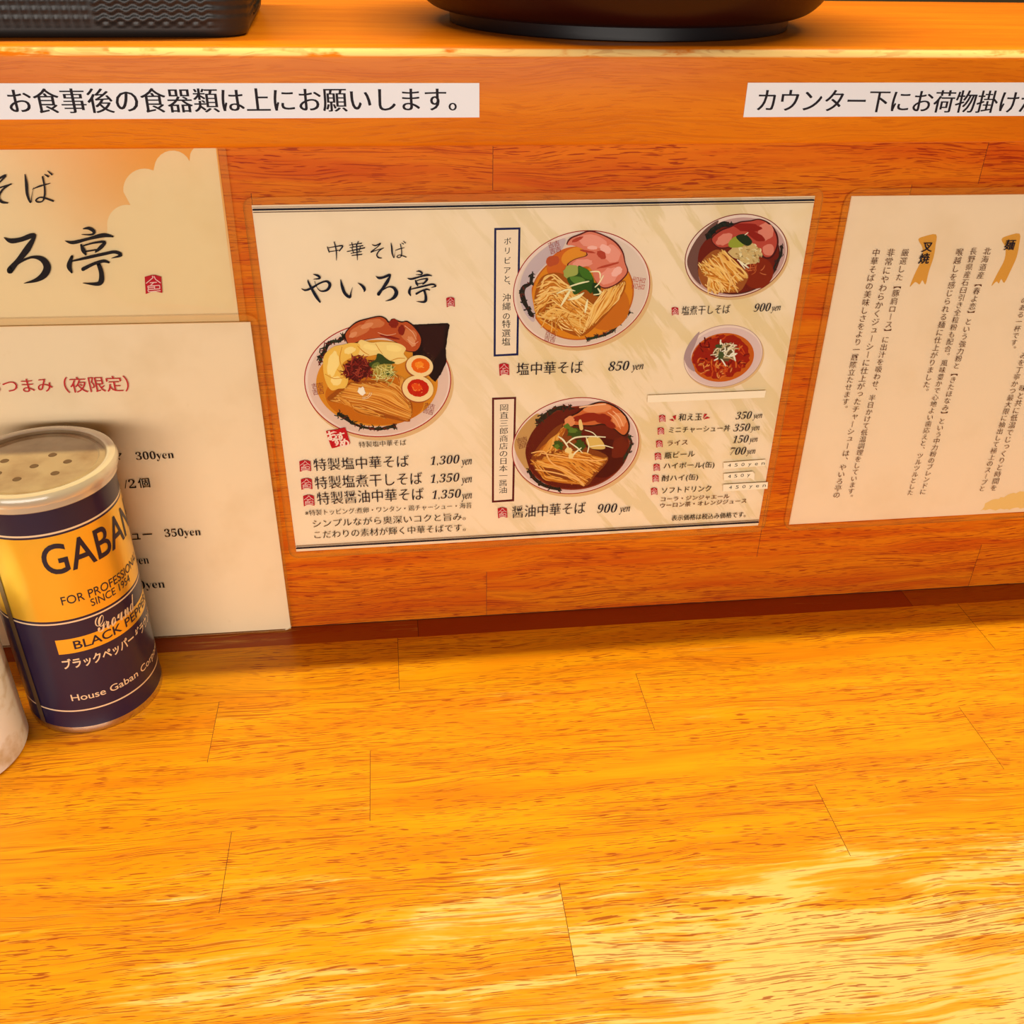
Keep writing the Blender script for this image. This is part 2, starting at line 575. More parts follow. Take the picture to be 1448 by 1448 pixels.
def paper_mat(name, base, stain, amount=0.35, pattern=None, hi=None):
    m = mat(name, base, 0.55, spec=0.25)
    nt = m.node_tree
    L = nt.links.new
    b = nt.nodes['Principled BSDF']
    tc = node(nt, 'ShaderNodeTexCoord')
    prev = None

    def layer(prev, scale, lo, hi_, col, amt, stretch=None, rot=0.0, mask=None, detail=4.0):
        mp = node(nt, 'ShaderNodeMapping')
        mp.inputs['Rotation'].default_value = (0, rot, 0)
        L(tc.outputs['Object'], mp.inputs[0])
        src = mp.outputs[0]
        if stretch:
            m2 = node(nt, 'ShaderNodeMapping')
            m2.inputs['Scale'].default_value = stretch
            L(src, m2.inputs[0])
            src = m2.outputs[0]
        n_ = node(nt, 'ShaderNodeTexNoise')
        n_.inputs['Scale'].default_value = scale
        n_.inputs['Detail'].default_value = detail
        n_.inputs['Roughness'].default_value = 0.6
        L(src, n_.inputs['Vector'])
        r_ = node(nt, 'ShaderNodeMapRange')
        L(n_.outputs['Fac'], r_.inputs[0])
        r_.inputs[1].default_value, r_.inputs[2].default_value = lo, hi_
        f = r_.outputs[0]
        mu = node(nt, 'ShaderNodeMath', operation='MULTIPLY')
        L(f, mu.inputs[0])
        mu.inputs[1].default_value = amt
        f = mu.outputs[0]
        if mask is not None:
            mu2 = node(nt, 'ShaderNodeMath', operation='MULTIPLY')
            L(f, mu2.inputs[0])
            L(mask, mu2.inputs[1])
            f = mu2.outputs[0]
        x = node(nt, 'ShaderNodeMix', data_type='RGBA')
        L(f, x.inputs[0])
        if prev is None:
            x.inputs[6].default_value = (*base, 1)
        else:
            L(prev, x.inputs[6])
        x.inputs[7].default_value = (*col, 1)
        return x.outputs[2]

    c = layer(None, 22, 0.50, 0.72, stain, amount)
    c = layer(c, 120, 0.70, 0.78, stain, amount * 0.9)
    if pattern == 'strokes':
        sp = node(nt, 'ShaderNodeSeparateXYZ')
        L(tc.outputs['Object'], sp.inputs[0])
        mk = node(nt, 'ShaderNodeMapRange')
        L(sp.outputs['X'], mk.inputs[0])
        mk.inputs[1].default_value, mk.inputs[2].default_value = 0.07, 0.17
        green = ink((222, 184, 118))
        c = layer(c, 30, 0.515, 0.56, green, 0.55, stretch=(0.35, 1, 2.6), rot=math.radians(-52), mask=mk.outputs[0], detail=6)
        c = layer(c, 14, 0.50, 0.62, ink((232, 190, 120)), 0.45, mask=mk.outputs[0])
    if pattern == 'cloud':
        # apricot sky that fades towards the lower left
        sp = node(nt, 'ShaderNodeVectorMath', operation='DISTANCE')
        L(tc.outputs['Object'], sp.inputs[0])
        sp.inputs[1].default_value = (-0.030, 0, 0.305)
        mk = node(nt, 'ShaderNodeMapRange')
        mk.interpolation_type = 'SMOOTHSTEP'
        L(sp.outputs['Value'], mk.inputs[0])
        mk.inputs[1].default_value, mk.inputs[2].default_value = 0.105, 0.008
        x = node(nt, 'ShaderNodeMix', data_type='RGBA')
        L(mk.outputs[0], x.inputs[0])
        L(c, x.inputs[6])
        x.inputs[7].default_value = (*hi, 1)
        c = x.outputs[2]
    L(c, b.inputs['Base Color'])
    return m


# clear laminating film: glassy over the paper, a little milky where the two skins are sealed together
def film_mat(name, haze, amount):
    m = bpy.data.materials.new(name)
    m.use_nodes = True
    nt = m.node_tree
    nt.nodes.remove(nt.nodes['Principled BSDF'])
    tr = node(nt, 'ShaderNodeBsdfTransparent')
    tr.inputs[0].default_value = (0.995, 0.985, 0.97, 1)
    gl = node(nt, 'ShaderNodeBsdfGlossy')
    gl.inputs['Roughness'].default_value = 0.22
    df = node(nt, 'ShaderNodeBsdfDiffuse')
    df.inputs[0].default_value = (*haze, 1)
    m1 = node(nt, 'ShaderNodeMixShader')
    m1.inputs[0].default_value = amount
    nt.links.new(tr.outputs[0], m1.inputs[1])
    nt.links.new(df.outputs[0], m1.inputs[2])
    m2 = node(nt, 'ShaderNodeMixShader')
    lw = node(nt, 'ShaderNodeFresnel')
    lw.inputs[0].default_value = 1.22
    nt.links.new(lw.outputs[0], m2.inputs[0])
    nt.links.new(m1.outputs[0], m2.inputs[1])
    nt.links.new(gl.outputs[0], m2.inputs[2])
    nt.links.new(m2.outputs[0], nt.nodes['Material Output'].inputs[0])
    return m


M['film'] = film_mat('clear_film', (0.9, 0.8, 0.65), 0.004)
M['film_seal'] = film_mat('milky_film_edge', (0.90, 0.42, 0.06), 0.16)


def film(outer, inner, y0, y1, parent, radius):
    """laminate skin: rounded outer outline, clear window over the paper, sealed rim around it"""
    pts = []
    for i, c in enumerate(outer):
        c_, p_, q_ = Vector(c), Vector(outer[i - 1]), Vector(outer[(i + 1) % 4])
        a, b = c_ + (p_ - c_).normalized() * radius, c_ + (q_ - c_).normalized() * radius
        for k in range(7):
            t = k / 6
            pts.append(tuple(a * (1 - t) ** 2 + c_ * 2 * t * (1 - t) + b * t * t))
    n_ = len(pts)
    V = [(x, y1, z) for x, z in inner] + [(x, y1, z) for x, z in pts] + [(x, y0, z) for x, z in pts]
    Fc, mi = [(0, 1, 2, 3)], [0]
    for i in range(4):
        for k in range(6):
            Fc.append((i, 4 + i * 7 + k, 4 + i * 7 + k + 1))
            mi.append(1)
        j = (i + 1) % 4
        Fc.append((i, 4 + i * 7 + 6, 4 + j * 7, j))
        mi.append(1)
    for i in range(n_):
        k = (i + 1) % n_
        Fc.append((4 + i, 4 + n_ + i, 4 + n_ + k, 4 + k))
        mi.append(1)
    return mesh_obj('laminate_film', V, Fc, [M['film'], M['film_seal']], parent, mi=mi)


def sheet(name, corners, y0, y1, m, parent, radius=0.0):
    """thin slab over an upright outline (world x, z corners, counter-clockwise from bottom left)"""
    pts = []
    n_ = len(corners)
    for i, c in enumerate(corners):
        if radius <= 0:
            pts.append(c)
            continue
        p, q = corners[i - 1], corners[(i + 1) % n_]
        c_, p_, q_ = Vector(c), Vector(p), Vector(q)
        a, b = c_ + (p_ - c_).normalized() * radius, c_ + (q_ - c_).normalized() * radius
        for k in range(7):
            t = k / 6
            pts.append(tuple(a * (1 - t) ** 2 + c_ * 2 * t * (1 - t) + b * t * t))
    n_ = len(pts)
    V = [(x, y0, z) for x, z in pts] + [(x, y1, z) for x, z in pts]
    Fc = [tuple(range(n_)), tuple(range(2 * n_ - 1, n_ - 1, -1))]
    Fc += [(i, n_ + i, n_ + (i + 1) % n_, (i + 1) % n_) for i in range(n_)]
    return mesh_obj(name, V, Fc, m, parent)


def quadpx(pts, y):
    return [(W(u, v, y).x, W(u, v, y).z) for u, v in pts]


def grow(c, d):
    """push a bottom-left, bottom-right, top-right, top-left outline outwards"""
    s = ((-1, -1), (1, -1), (1, 1), (-1, 1))
    return [(x + a * d, z + b * d) for (x, z), (a, b) in zip(c, s)]


NAVY = (16, 18, 32)
BLACK = (22, 16, 15)
RED = (186, 22, 32)
BROWN = (88, 40, 22)

# brush-written characters, traced in the frame of the larger shop sheet
BRUSH = {
    'ろ': ((25, 535, 300, 835), [
        [(25, 558, 4), (65, 578, 24), (125, 570, 24), (185, 548, 26), (208, 550, 16), (165, 625, 34), (110, 695, 26), (62, 752, 34), (64, 762, 22)],
        [(62, 745, 18), (125, 702, 13), (195, 676, 13), (255, 690, 28), (284, 735, 38), (265, 782, 36), (215, 815, 20), (145, 833, 3)]]),
    '亭': ((392, 498, 730, 840), [
        [(502, 505, 6), (535, 502, 16), (566, 522, 16), (552, 540, 10), (492, 540, 3)],
        [(392, 578, 3), (440, 588, 18), (530, 566, 15), (620, 545, 22), (680, 552, 8)],
        [(488, 602, 10), (502, 635, 22), (516, 660, 10)],
        [(505, 606, 8), (565, 590, 10), (630, 585, 14), (605, 618, 20), (575, 645, 8)],
        [(515, 642, 8), (578, 632, 8)],
        [(433, 672, 14), (416, 728, 26), (432, 768, 10)],
        [(433, 700, 8), (520, 680, 15), (620, 658, 16), (690, 645, 16), (728, 664, 16), (672, 682, 3)],
        [(500, 748, 20), (560, 718, 16), (620, 700, 16), (655, 708, 10)],
        [(592, 715, 20), (610, 770, 24), (608, 822, 28), (578, 838, 18), (500, 832, 3)]]),
    'ば': ((148, 155, 325, 350), [
        [(150, 178, 5), (158, 230, 15), (164, 298, 14), (184, 347, 7), (192, 300, 3), (202, 255, 2)],
        [(196, 266, 3), (240, 248, 9), (300, 232, 4)],
        [(256, 192, 9), (268, 255, 9), (268, 305, 10), (256, 338, 7), (228, 344, 8), (216, 332, 8), (240, 316, 7), (275, 322, 9), (320, 338, 9)],
        [(268, 178, 4), (290, 190, 10)], [(287, 157, 4), (312, 178, 10)]]),
    'や': ((38, 348, 288, 592), [
        [(140, 350, 5), (178, 362, 16), (194, 384, 13), (140, 393, 3)],
        [(38, 472, 4), (72, 486, 13), (130, 464, 16), (190, 428, 12), (250, 410, 14), (280, 438, 22), (258, 482, 18), (205, 494, 9), (170, 462, 4), (150, 410, 4)],
        [(92, 398, 5), (98, 420, 13), (130, 482, 18), (165, 542, 22), (196, 586, 12)]]),
    'い': ((370, 393, 582, 552), [
        [(372, 395, 5), (384, 450, 20), (408, 512, 22), (450, 545, 18), (460, 505, 8), (474, 460, 2)],
        [(520, 424, 4), (556, 448, 18), (576, 478, 20), (572, 498, 6)]]),
    'そ': ((628, 80, 738, 214), [
        [(642, 96, 5), (668, 106, 8), (712, 86, 9), (684, 118, 6), (630, 160, 9), (662, 150, 6), (738, 126, 6)],
        [(736, 126, 5), (700, 150, 8), (681, 184, 9), (694, 207, 10), (722, 212, 5)]]),
    '中': ((256, 72, 392, 232), [
        [(258, 116, 6), (270, 148, 9), (274, 164, 5)], [(264, 126, 5), (330, 113, 7), (388, 107, 10), (372, 136, 9), (360, 154, 4)],
        [(274, 158, 5), (364, 144, 6)], [(317, 74, 7), (334, 145, 9), (336, 230, 4)]]),
    '華': ((428, 68, 577, 228), [
        [(445, 102, 5), (500, 92, 6), (550, 86, 8)], [(466, 80, 6), (478, 116, 7)], [(522, 70, 7), (506, 112, 6)],
        [(452, 122, 5), (562, 106, 7)], [(428, 156, 6), (500, 141, 7), (576, 124, 9)], [(468, 122, 6), (480, 162, 6)],
        [(540, 112, 6), (530, 152, 6)], [(460, 172, 5), (548, 156, 6)], [(468, 190, 6), (552, 180, 8)],
        [(506, 96, 7), (512, 160, 9), (515, 228, 4)]]),
}


def brush(pr, ch, x0, y0, x1, y1, rgb):
    (a0, b0, a1, b1), st = BRUSH[ch]
    sx, sy = (x1 - x0) / (a1 - a0), (y1 - y0) / (b1 - b0)
    for s in st:
        pr.stroke([(x0 + (x - a0) * sx, y0 + (y - b0) * sy, w_ * (sx + sy) / 2 * 1.18) for x, y, w_ in s], rgb)


def stamp(parent, cx, cy_, w_, h, y):
    """red shop seal: flag-shaped with white lines"""
    p = Print(y)
    X = lambda a, b: (cx + a * w_, cy_ + b * h)
    sl = 0.05
    p.poly([X(-.5, -.40), X(-.1, -.5), X(.1, -.5), X(.46, -.40), X(.52, .44), X(.1, .36), X(-.08, .37), X(-.44, .5)], RED)
    t = max(0.55, w_ * 0.05)
    for l in (((-.06, -.46), (-.02, -.36), (-.42, -.06)), ((.04, -.44), (.12, -.28), (.42, -.08)), ((-.2, -.1), (.2, -.12)),
              ((.02, -.10), (-.16, .04)), ((-.32, .08), (.36, .04), (.38, .22), (-.28, .26), (-.32, .08)), ((-.3, .16), (.06, .14)), ((.06, .06), (.08, .26)),
              ((-.32, .26), (-.28, .38), (.42, .32))):
        for a, b in zip(l[:-1], l[1:]):
            p.line(*X(*a), *X(*b), t, (236, 186, 160))
    return p.build('seal_stamp', parent)


# ================================================================== MENU IN THE MIDDLE
B0 = 0.0


def laminated(name, label, cat, corners_px, paper, b=B0, film_grow=0.0042, radius=0.006, corners=None):
    """a paper sheet in clear film; b is the depth its back sits at"""
    c = corners or quadpx(corners_px, b - 0.0006)
    loc = ((c[0][0] + c[1][0]) / 2, b, min(c[0][1], c[1][1]))
    t = thing(name, label, cat, loc)
    sheet('paper', c, b - 0.0003, b - 0.0006, paper, t)
    film(grow(c, film_grow), c, b - 0.0001, b - 0.0019, t, radius)
    return t


PAPER_MID = paper_mat('menu_paper', ink((246, 208, 160)), ink((228, 186, 132)), 0.3, 'strokes')
menu = laminated('menu_poster', 'laminated menu with five bowl pictures in the middle of the wood panel', 'menu',
                 [(419, 780), (1072, 743), (1152.8, 277), (355.7, 290.3)], PAPER_MID)
YI = -0.00066            # where ink starts
YT = -0.00150            # where lettering lies

pr = Print(YT)
# rules along the top and bottom edge
pr.line(357, 296.8, 1151.6, 282.9, 2.6, NAVY)
pr.line(357.6, 300.6, 1151, 286.4, 1.0, (110, 80, 60))
pr.line(356.4, 293.6, 1152.2, 279.8, 0.6, (190, 150, 120))
pr.line(418.6, 775.6, 1073, 738.4, 2.0, NAVY)
pr.line(418.2, 772.6, 1073.4, 735.6, 0.8, (110, 80, 60))
# brush title
pr.k = K(420, 330, 6.033)
brush(pr, '中', 256, 72, 392, 232, NAVY)
brush(pr, '華', 428, 68, 577, 228, NAVY)
brush(pr, 'そ', 628, 80, 738, 214, NAVY)
brush(pr, 'ば', 800, 65, 935, 212, NAVY)
brush(pr, 'や', 38, 348, 288, 592, NAVY)
brush(pr, 'い', 370, 393, 582, 552, NAVY)
brush(pr, 'ろ', 672, 348, 858, 580, NAVY)
brush(pr, '亭', 940, 320, 1185, 588, NAVY)
# dishes on the left
pr.k = K(400, 600, 4.525)
T = pr.text


def price(num, x0, x1, y0, y1, h, xy0, xy1, k=1.0):
    T(num, x0, y0, x1, y1, h, NAVY, off=-0.012, mincho=0.0, shear=0.2, serif=True)
    T('yen', xy0, y0 + 9 * k, xy1, y0 + 1 * k, h * 0.78, NAVY, off=0.004, mincho=0.004, serif=True, italic=True)


T('特製塩中華そば', 487, 150, 790, 135, 37, BLACK)
T('特製塩中華そば', 200, 300, 808, 274, 78, NAVY)
price('1,300', 945, 1130, 270, 258, 62, 1142, 1210)
T('特製塩煮干しそば', 208, 417, 893, 385, 80, NAVY)
price('1,350', 945, 1130, 385, 374, 62, 1142, 1210)
T('特製醤油中華そば', 222, 517, 903, 485, 80, NAVY)
price('1,350', 955, 1140, 488, 477, 62, 1144, 1210)
T('※特製トッピング:煮卵・ワンタン・鶏チャーシュー・海苔', 143, 587, 1208, 537, 36, BLACK)
T('シンプルながら奥深いコクと旨み。', 193, 662, 1170, 613, 48, BLACK)
T('こだわりの素材が輝く中華そばです。', 203, 733, 1170, 684, 48, BLACK)
# soy and salt ramen captions
pr.k = K(680, 300, 5.569)
T('塩中華そば', 280, 1287, 802, 1268, 98, NAVY)
price('850', 1003, 1165, 1252, 1245, 72, 1185, 1278, 1.4)
pr.k = K(680, 540, 5.569)
T('醤油中華そば', 245, 1074, 822, 1037, 92, NAVY)
price('900', 915, 1070, 1034, 1028, 68, 1088, 1172, 1.4)
pr.k = K(900, 270, 4.825)
T('塩煮干しそば', 305, 850, 636, 836, 62, NAVY)
price('900', 800, 912, 826, 820, 55, 916, 980)
# side dishes
pr.k = K(900, 550, 6.58)
for s, x0, x1, y0, y1, h in (('和え玉', 388, 608, 300, 293, 66), ('ミニチャーシュー丼', 300, 868, 414, 394, 58), ('ライス', 285, 475, 531, 519, 46),
                             ('瓶ビール', 258, 540, 652, 632, 60), ('ハイボール(缶)', 250, 722, 755, 742, 66), ('酎ハイ(缶)', 232, 570, 872, 856, 66),
                             ('ソフトドリンク', 232, 692, 974, 952, 54), ('コーラ・ジンジャエール', 225, 862, 1050, 1020, 40),
                             ('ウーロン茶・オレンジジュース', 218, 1022, 1110, 1063, 44), ('表示価格は税込み価格です。', 323, 1015, 1230, 1194, 52)):
    T(s, x0, y0, x1, y1, h, BLACK if h > 50 else BROWN, off=-0.006 if h > 45 else 0.0)
for s, x0, x1, y0, xa, xb in (('350', 920, 1068, 285, 1080, 1165), ('350', 900, 1052, 398, 1060, 1140), ('150', 895, 1038, 506, 1045, 1122), ('700', 868, 1015, 617, 1020, 1102)):
    price(s, x0, x1, y0, y0 - 7, 68, xa, xb, 1.2)
for tri in ([(305, 290), (338, 280), (352, 302)], [(335, 258), (370, 243), (362, 292)], [(632, 233), (660, 235), (618, 280)], [(655, 258), (688, 270), (622, 285)]):
    pr.poly(tri, RED)
pr.build('lettering', menu)

# the two upright captions in their frames
for pts, wd, rgb, cap, jj in (
        ([(698.9, 322.4), (736, 321.6), (733, 502.6), (698, 504.2)], 3.0, (26, 26, 66), 'ボリビアと、沖縄の特選塩', 0),
        ([(695.8, 562.4), (729.9, 561.2), (727, 708.8), (695.6, 710.8)], 2.9, (92, 22, 22), '岡直三郎商店の日本一醤油', 1)):
    f_ = Print(YI - 0.00002)
    f_.poly(pts, rgb)
    cx, cy_ = sum(p[0] for p in pts) / 4, sum(p[1] for p in pts) / 4
    f_.poly([(x + math.copysign(wd, cx - x), y + math.copysign(wd, cy_ - y)) for x, y in pts], (246, 208, 164))
    f_.nxt()
    if jj == 0:
        f_.k = K(680, 300, 5.569)
        for ch, yy in zip(cap, (228, 303, 380, 457, 525, 578, 672, 742, 818, 880, 952, 1020)):
            f_.glyph(ch, 210 - (yy - 228) * 0.015, yy, 68 if ch in '沖縄特選塩' else 62, BLACK, off=-0.004)
    else:
        f_.k = K(680, 540, 5.569)
        f_.column(cap, 183, 202, 174, 852, BLACK, fill=0.98, off=-0.008, wide=1.12)
    f_.build('caption_frame', menu)

for cx, cy_, w_, h in ((431.4, 659.1, 16.5, 16.5), (433.4, 684.6, 16.2, 16.5), (436.6, 708, 16, 16.2), (637, 427.5, 12, 14.5), (712.8, 522.7, 14.4, 18),
                       (710.5, 725.4, 13.6, 15.3), (954.6, 440.3, 9.7, 11.8)):
    stamp(menu, cx, cy_, w_, h, YT)
for x, y in ((240, 277), (227, 394), (213, 513), (200, 630), (188, 733), (178, 835), (165, 955)):
    stamp(menu, 900 + x / 6.58, 550 + y / 6.58, 9.2, 10.4, YT)

# red "recommended" seal
rs = Print(YT - 0.00002, K(415, 590, 11.14))
rs.smooth([(515, 235), (530, 215), (660, 195), (800, 165), (825, 190), (860, 300), (890, 400), (870, 430), (760, 450), (625, 488), (595, 470), (555, 360)], (196, 14, 24), 4)
rs.nxt()
for ch, x, y, s in (('お', 605, 285, 165), ('す', 742, 300, 140), ('す', 680, 385, 130), ('め', 800, 405, 150)):
    rs.glyph(ch, x, y, s, (246, 205, 170), off=0.035, mincho=0.01, rot=12)
rs.build('recommended_seal', menu)


# ------------------------------------------------------------------ printed bowl pictures
def noodle_field(p, n, start, mid, end, w_, cols, jit):
    for i in range(n):
        t = (i + 0.5) / n
        j = lambda: p.r.uniform(-jit, jit)
        a, m_, e = start(t), mid(t), end(t)
        p.stroke([(a[0] + j(), a[1] + j(), w_ * 0.8), ((a[0] + m_[0]) / 2 + j(), (a[1] + m_[1]) / 2 + j(), w_),
                  (m_[0] + j(), m_[1] + j(), w_), ((e[0] + m_[0]) / 2 + j(), (e[1] + m_[1]) / 2 + j(), w_), (e[0] + j(), e[1] + j(), w_ * 0.8)],
                 p.r.choice(cols), n=3)


def scatter(p, n, cx, cy_, rx, ry, l, w_, cols, bend=0.6):
    for i in range(n):
        a, q = p.r.uniform(0, 2 * PI), math.sqrt(p.r.random())
        x, y = cx + rx * q * math.cos(a), cy_ + ry * q * math.sin(a)
        d = p.r.uniform(0, 2 * PI)
        b = d + p.r.uniform(-bend, bend)
        ll = l * p.r.uniform(0.5, 1.2)
        p.stroke([(x - ll / 2 * math.cos(d), y - ll / 2 * math.sin(d), w_), (x, y, w_), (x + ll / 2 * math.cos(b), y + ll / 2 * math.sin(b), w_ * 0.6)],
                 p.r.choice(cols), n=2)


def blobs(p, items, rgb, jit=0.12):
    for x, y, a, b, rot in items:
        p.ell(x, y, a, b, rgb, rot, n=18, jit=jit)


def dragon(p, pts, cols, w_, spread):
    """the inked dragon band on a bowl's rim"""
    p.stroke([(x, y, w_ * p.r.uniform(0.7, 1.3)) for x, y in pts], cols[0], n=4)
    for x, y in pts:
        p.ell(x + p.r.uniform(-8, 8), y + p.r.uniform(-8, 8), spread * 0.75, spread * 0.45, p.r.choice(cols[:2]), p.r.uniform(0, 180), n=14, jit=0.4)
        scatter(p, 5, x, y, spread, spread, spread * 1.2, w_ * 0.3, cols, 1.0)


INKS = [(46, 40, 28), (60, 62, 40), (120, 40, 30)]
NOO = [(226, 152, 62), (206, 126, 40), (240, 178, 92), (188, 104, 30), (232, 164, 74)]
NOO_L = [(238, 180, 96), (222, 150, 60), (248, 202, 128), (202, 124, 40), (242, 190, 108)]


def bowl_base(p, cx, cy_, a, b, rot, line, wall_c, soup, s_c, s_a, s_b, s_rot, rim, inner=None):
    p.ell(cx + a * 0.03, cy_ + b * 0.06, a * 1.005, b * 1.0, (226, 182, 130), rot)
    p.ell(cx, cy_, a, b, line, rot, n=90)
    p.ell(cx, cy_, a - rim, b - rim, (238, 206, 186), rot, n=90)
    p.ell(cx + 4, cy_ + 6, a - rim * 3.2, b - rim * 3.2, wall_c, rot, n=90)
    if inner:
        p.ell(s_c[0], s_c[1], s_a * 1.03, s_b * 1.03, inner, s_rot, n=72)
    p.ell(s_c[0], s_c[1], s_a, s_b, soup, s_rot, n=72)


def twin(p, x, y, size, rot, rgb=(160, 62, 48)):
    """the red double-joy marks on a rim"""
    for j in range(2):
        for i in range(2):
            a, b = (i - 0.5) * size * 0.9, (j - 0.5) * size * 0.95
            cr, sr = math.cos(math.radians(rot)), math.sin(math.radians(rot))
            p.glyph('吉', x + a * cr - b * sr, y + a * sr + b * cr, size, rgb, off=-0.004, mincho=0.0, rot=-rot)


# 1 special salt ramen
p = Print(YI - 0.00004, K(420, 440, 6.296), pw=1.18)
bowl_base(p, 718, 612, 655, 510, 0, (178, 26, 34), (230, 192, 170), (222, 146, 44), (712, 640), 542, 385, 0, 9)
p.ell(690, 780, 440, 230, (206, 118, 24), 6)
dragon(p, [(430, 225), (370, 265), (320, 270), (275, 300), (250, 350), (215, 400), (212, 440)], INKS, 34, 34)
dragon(p, [(370, 915), (430, 950), (500, 1000), (580, 1030), (660, 1045), (740, 1050), (800, 1035), (870, 1025)], INKS, 28, 30)
twin(p, 185, 690, 56, -8)
twin(p, 1175, 868, 52, 14)
p.poly([(1000, 120), (1345, 106), (1358, 125), (1340, 230), (1325, 330), (1332, 450), (1285, 555), (1232, 632), (1110, 520), (1030, 400)], (48, 20, 16), jit=3)
p.poly([(1080, 135), (1320, 128), (1300, 320), (1200, 470), (1120, 330)], (66, 26, 20), jit=5)
scatter(p, 26, 1160, 400, 60, 110, 14, 3, [(150, 110, 70), (110, 70, 50)])
noodle_field(p, 16, lambda t: (860 + 90 * t, 560 + 40 * t), lambda t: (920, 640 + 30 * t), lambda t: (960 - 60 * t, 700), 12, NOO, 8)
p.smooth([(270, 790), (330, 720), (460, 640), (620, 620), (820, 640), (930, 720), (1025, 830), (1010, 950), (985, 985), (800, 950), (600, 890), (420, 830)], (172, 92, 20))
noodle_field(p, 34, lambda t: (480 + 360 * t, 650 - 15 * t), lambda t: (740 + 170 * t, 730 - 50 * t), lambda t: (1015 - 20 * t, 900 - 110 * t), 10, NOO, 7)
noodle_field(p, 44, lambda t: (300 + 190 * t, 800 - 160 * t), lambda t: (600 + 250 * t, 855 - 150 * t), lambda t: (985 + 35 * math.sin(t * 3), 975 - 130 * t), 11, NOO, 6)
noodle_field(p, 10, lambda t: (340 + 60 * t, 800 - 40 * t), lambda t: (520, 830 + 60 * t), lambda t: (720 + 60 * t, 920 + 30 * t), 9, NOO, 18)
p.smooth([(428, 190), (520, 98), (640, 60), (735, 42), (790, 62), (820, 92), (850, 68), (930, 92), (985, 88), (1060, 148), (1112, 240), (1095, 325), (1045, 365), (955, 350), (900, 290), (780, 240), (650, 250), (560, 272), (470, 300), (430, 255)], (60, 22, 14))
p.smooth([(438, 192), (525, 108), (640, 70), (735, 52), (785, 72), (815, 105), (850, 80), (930, 102), (980, 98), (1050, 155), (1102, 240), (1088, 320), (1042, 358), (958, 345), (900, 285), (780, 238), (650, 246), (560, 266), (470, 290), (440, 255)], (196, 92, 44))
blobs(p, [(560, 170, 90, 45, -25), (690, 110, 90, 40, -5), (1000, 220, 70, 60, 30)], (214, 128, 76))
blobs(p, [(620, 130, 60, 22, -20), (1020, 270, 50, 30, 60), (500, 210, 40, 22, -30)], (226, 152, 104))
blobs(p, [(860, 110, 42, 40, 20), (820, 230, 90, 12, 12), (930, 170, 30, 45, 0)], (150, 44, 22))
for a in ([(720, 190, 5), (800, 215, 6), (880, 200, 4)], [(960, 130, 6), (1030, 190, 6), (1060, 250, 4)], [(980, 250, 5), (1040, 290, 5), (1080, 270, 4)]):
    p.stroke(a, (236, 176, 136))
p.smooth([(560, 258), (660, 280), (760, 272), (900, 286), (968, 330), (950, 380), (980, 430), (900, 472), (840, 450), (740, 388), (620, 400), (530, 370)], (243, 206, 132))
p.smooth([(240, 400), (320, 320), (400, 300), (490, 282), (560, 300), (540, 390), (450, 430), (400, 490), (455, 600), (430, 680), (370, 690), (310, 705), (265, 650), (235, 540)], (240, 190, 92))
blobs(p, [(320, 470, 50, 110, 10), (470, 350, 50, 30, -20), (660, 320, 70, 26, 10), (860, 330, 70, 30, 10), (350, 620, 50, 40, 0)], (248, 214, 140))
for a in ([(400, 320, 6), (380, 420, 8), (400, 500, 5)], [(250, 560, 5), (330, 600, 7), (420, 590, 5)], [(540, 310, 5), (590, 360, 8), (640, 390, 5)], [(700, 290, 5), (730, 340, 6), (760, 380, 4)],
          [(360, 520, 5), (410, 570, 14), (440, 600, 8)], [(840, 440, 6), (900, 420, 8), (960, 420, 5)]):
    p.stroke(a, (212, 146, 54))
p.ell(545, 520, 120, 100, (100, 26, 16), -20, jit=0.15)
scatter(p, 90, 540, 510, 140, 110, 60, 9, [(150, 44, 30), (112, 26, 20), (178, 74, 50), (132, 34, 26)])
p.ell(770, 520, 80, 80, (178, 150, 70), 0, jit=0.15)
p.smooth([(640, 470), (700, 430), (715, 380), (760, 390), (800, 430), (870, 455), (850, 470), (780, 470), (720, 480), (680, 510)], (72, 82, 34))
p.smooth([(760, 545), (850, 530), (855, 575), (800, 580)], (92, 98, 44))
blobs(p, [(700, 480, 40, 22, -30), (820, 500, 40, 16, 10)], (128, 128, 58))
scatter(p, 46, 775, 570, 100, 90, 90, 5, [(226, 204, 120), (206, 178, 90), (238, 220, 150)])
for (x, y, a, b, yx, yy, ya, yb, yc, yc2) in ((1092, 488, 124, 99, 1100, 484, 82, 66, (232, 112, 20), (244, 150, 44)), (1076, 690, 143, 119, 1078, 684, 96, 78, (204, 44, 12), (232, 92, 26))):
    p.ell(x - 6, y + 8, a, b, (176, 96, 46), 10)
    p.ell(x, y, a - 4, b - 4, (244, 208, 150), 10)
    p.ell(yx, yy, ya, yb, yc, 8, jit=0.03)
    blobs(p, [(yx - 10, yy - 5, ya * 0.5, yb * 0.45, 10)], yc2, 0.2)
    scatter(p, 10, yx, yy, ya * 0.6, yb * 0.6, 16, 5, [(250, 170, 80)])
p.ell(575, 712, 34, 34, (246, 226, 200), 0, n=14, jit=0.25)
for rr in (60, 76):
    p.stroke([(590 + rr * math.cos(a), 720 + rr * 0.8 * math.sin(a), 5) for a in (0.1, 0.5, 0.9, 1.3, 1.7)], (244, 214, 170))
p.build('bowl_picture', menu)

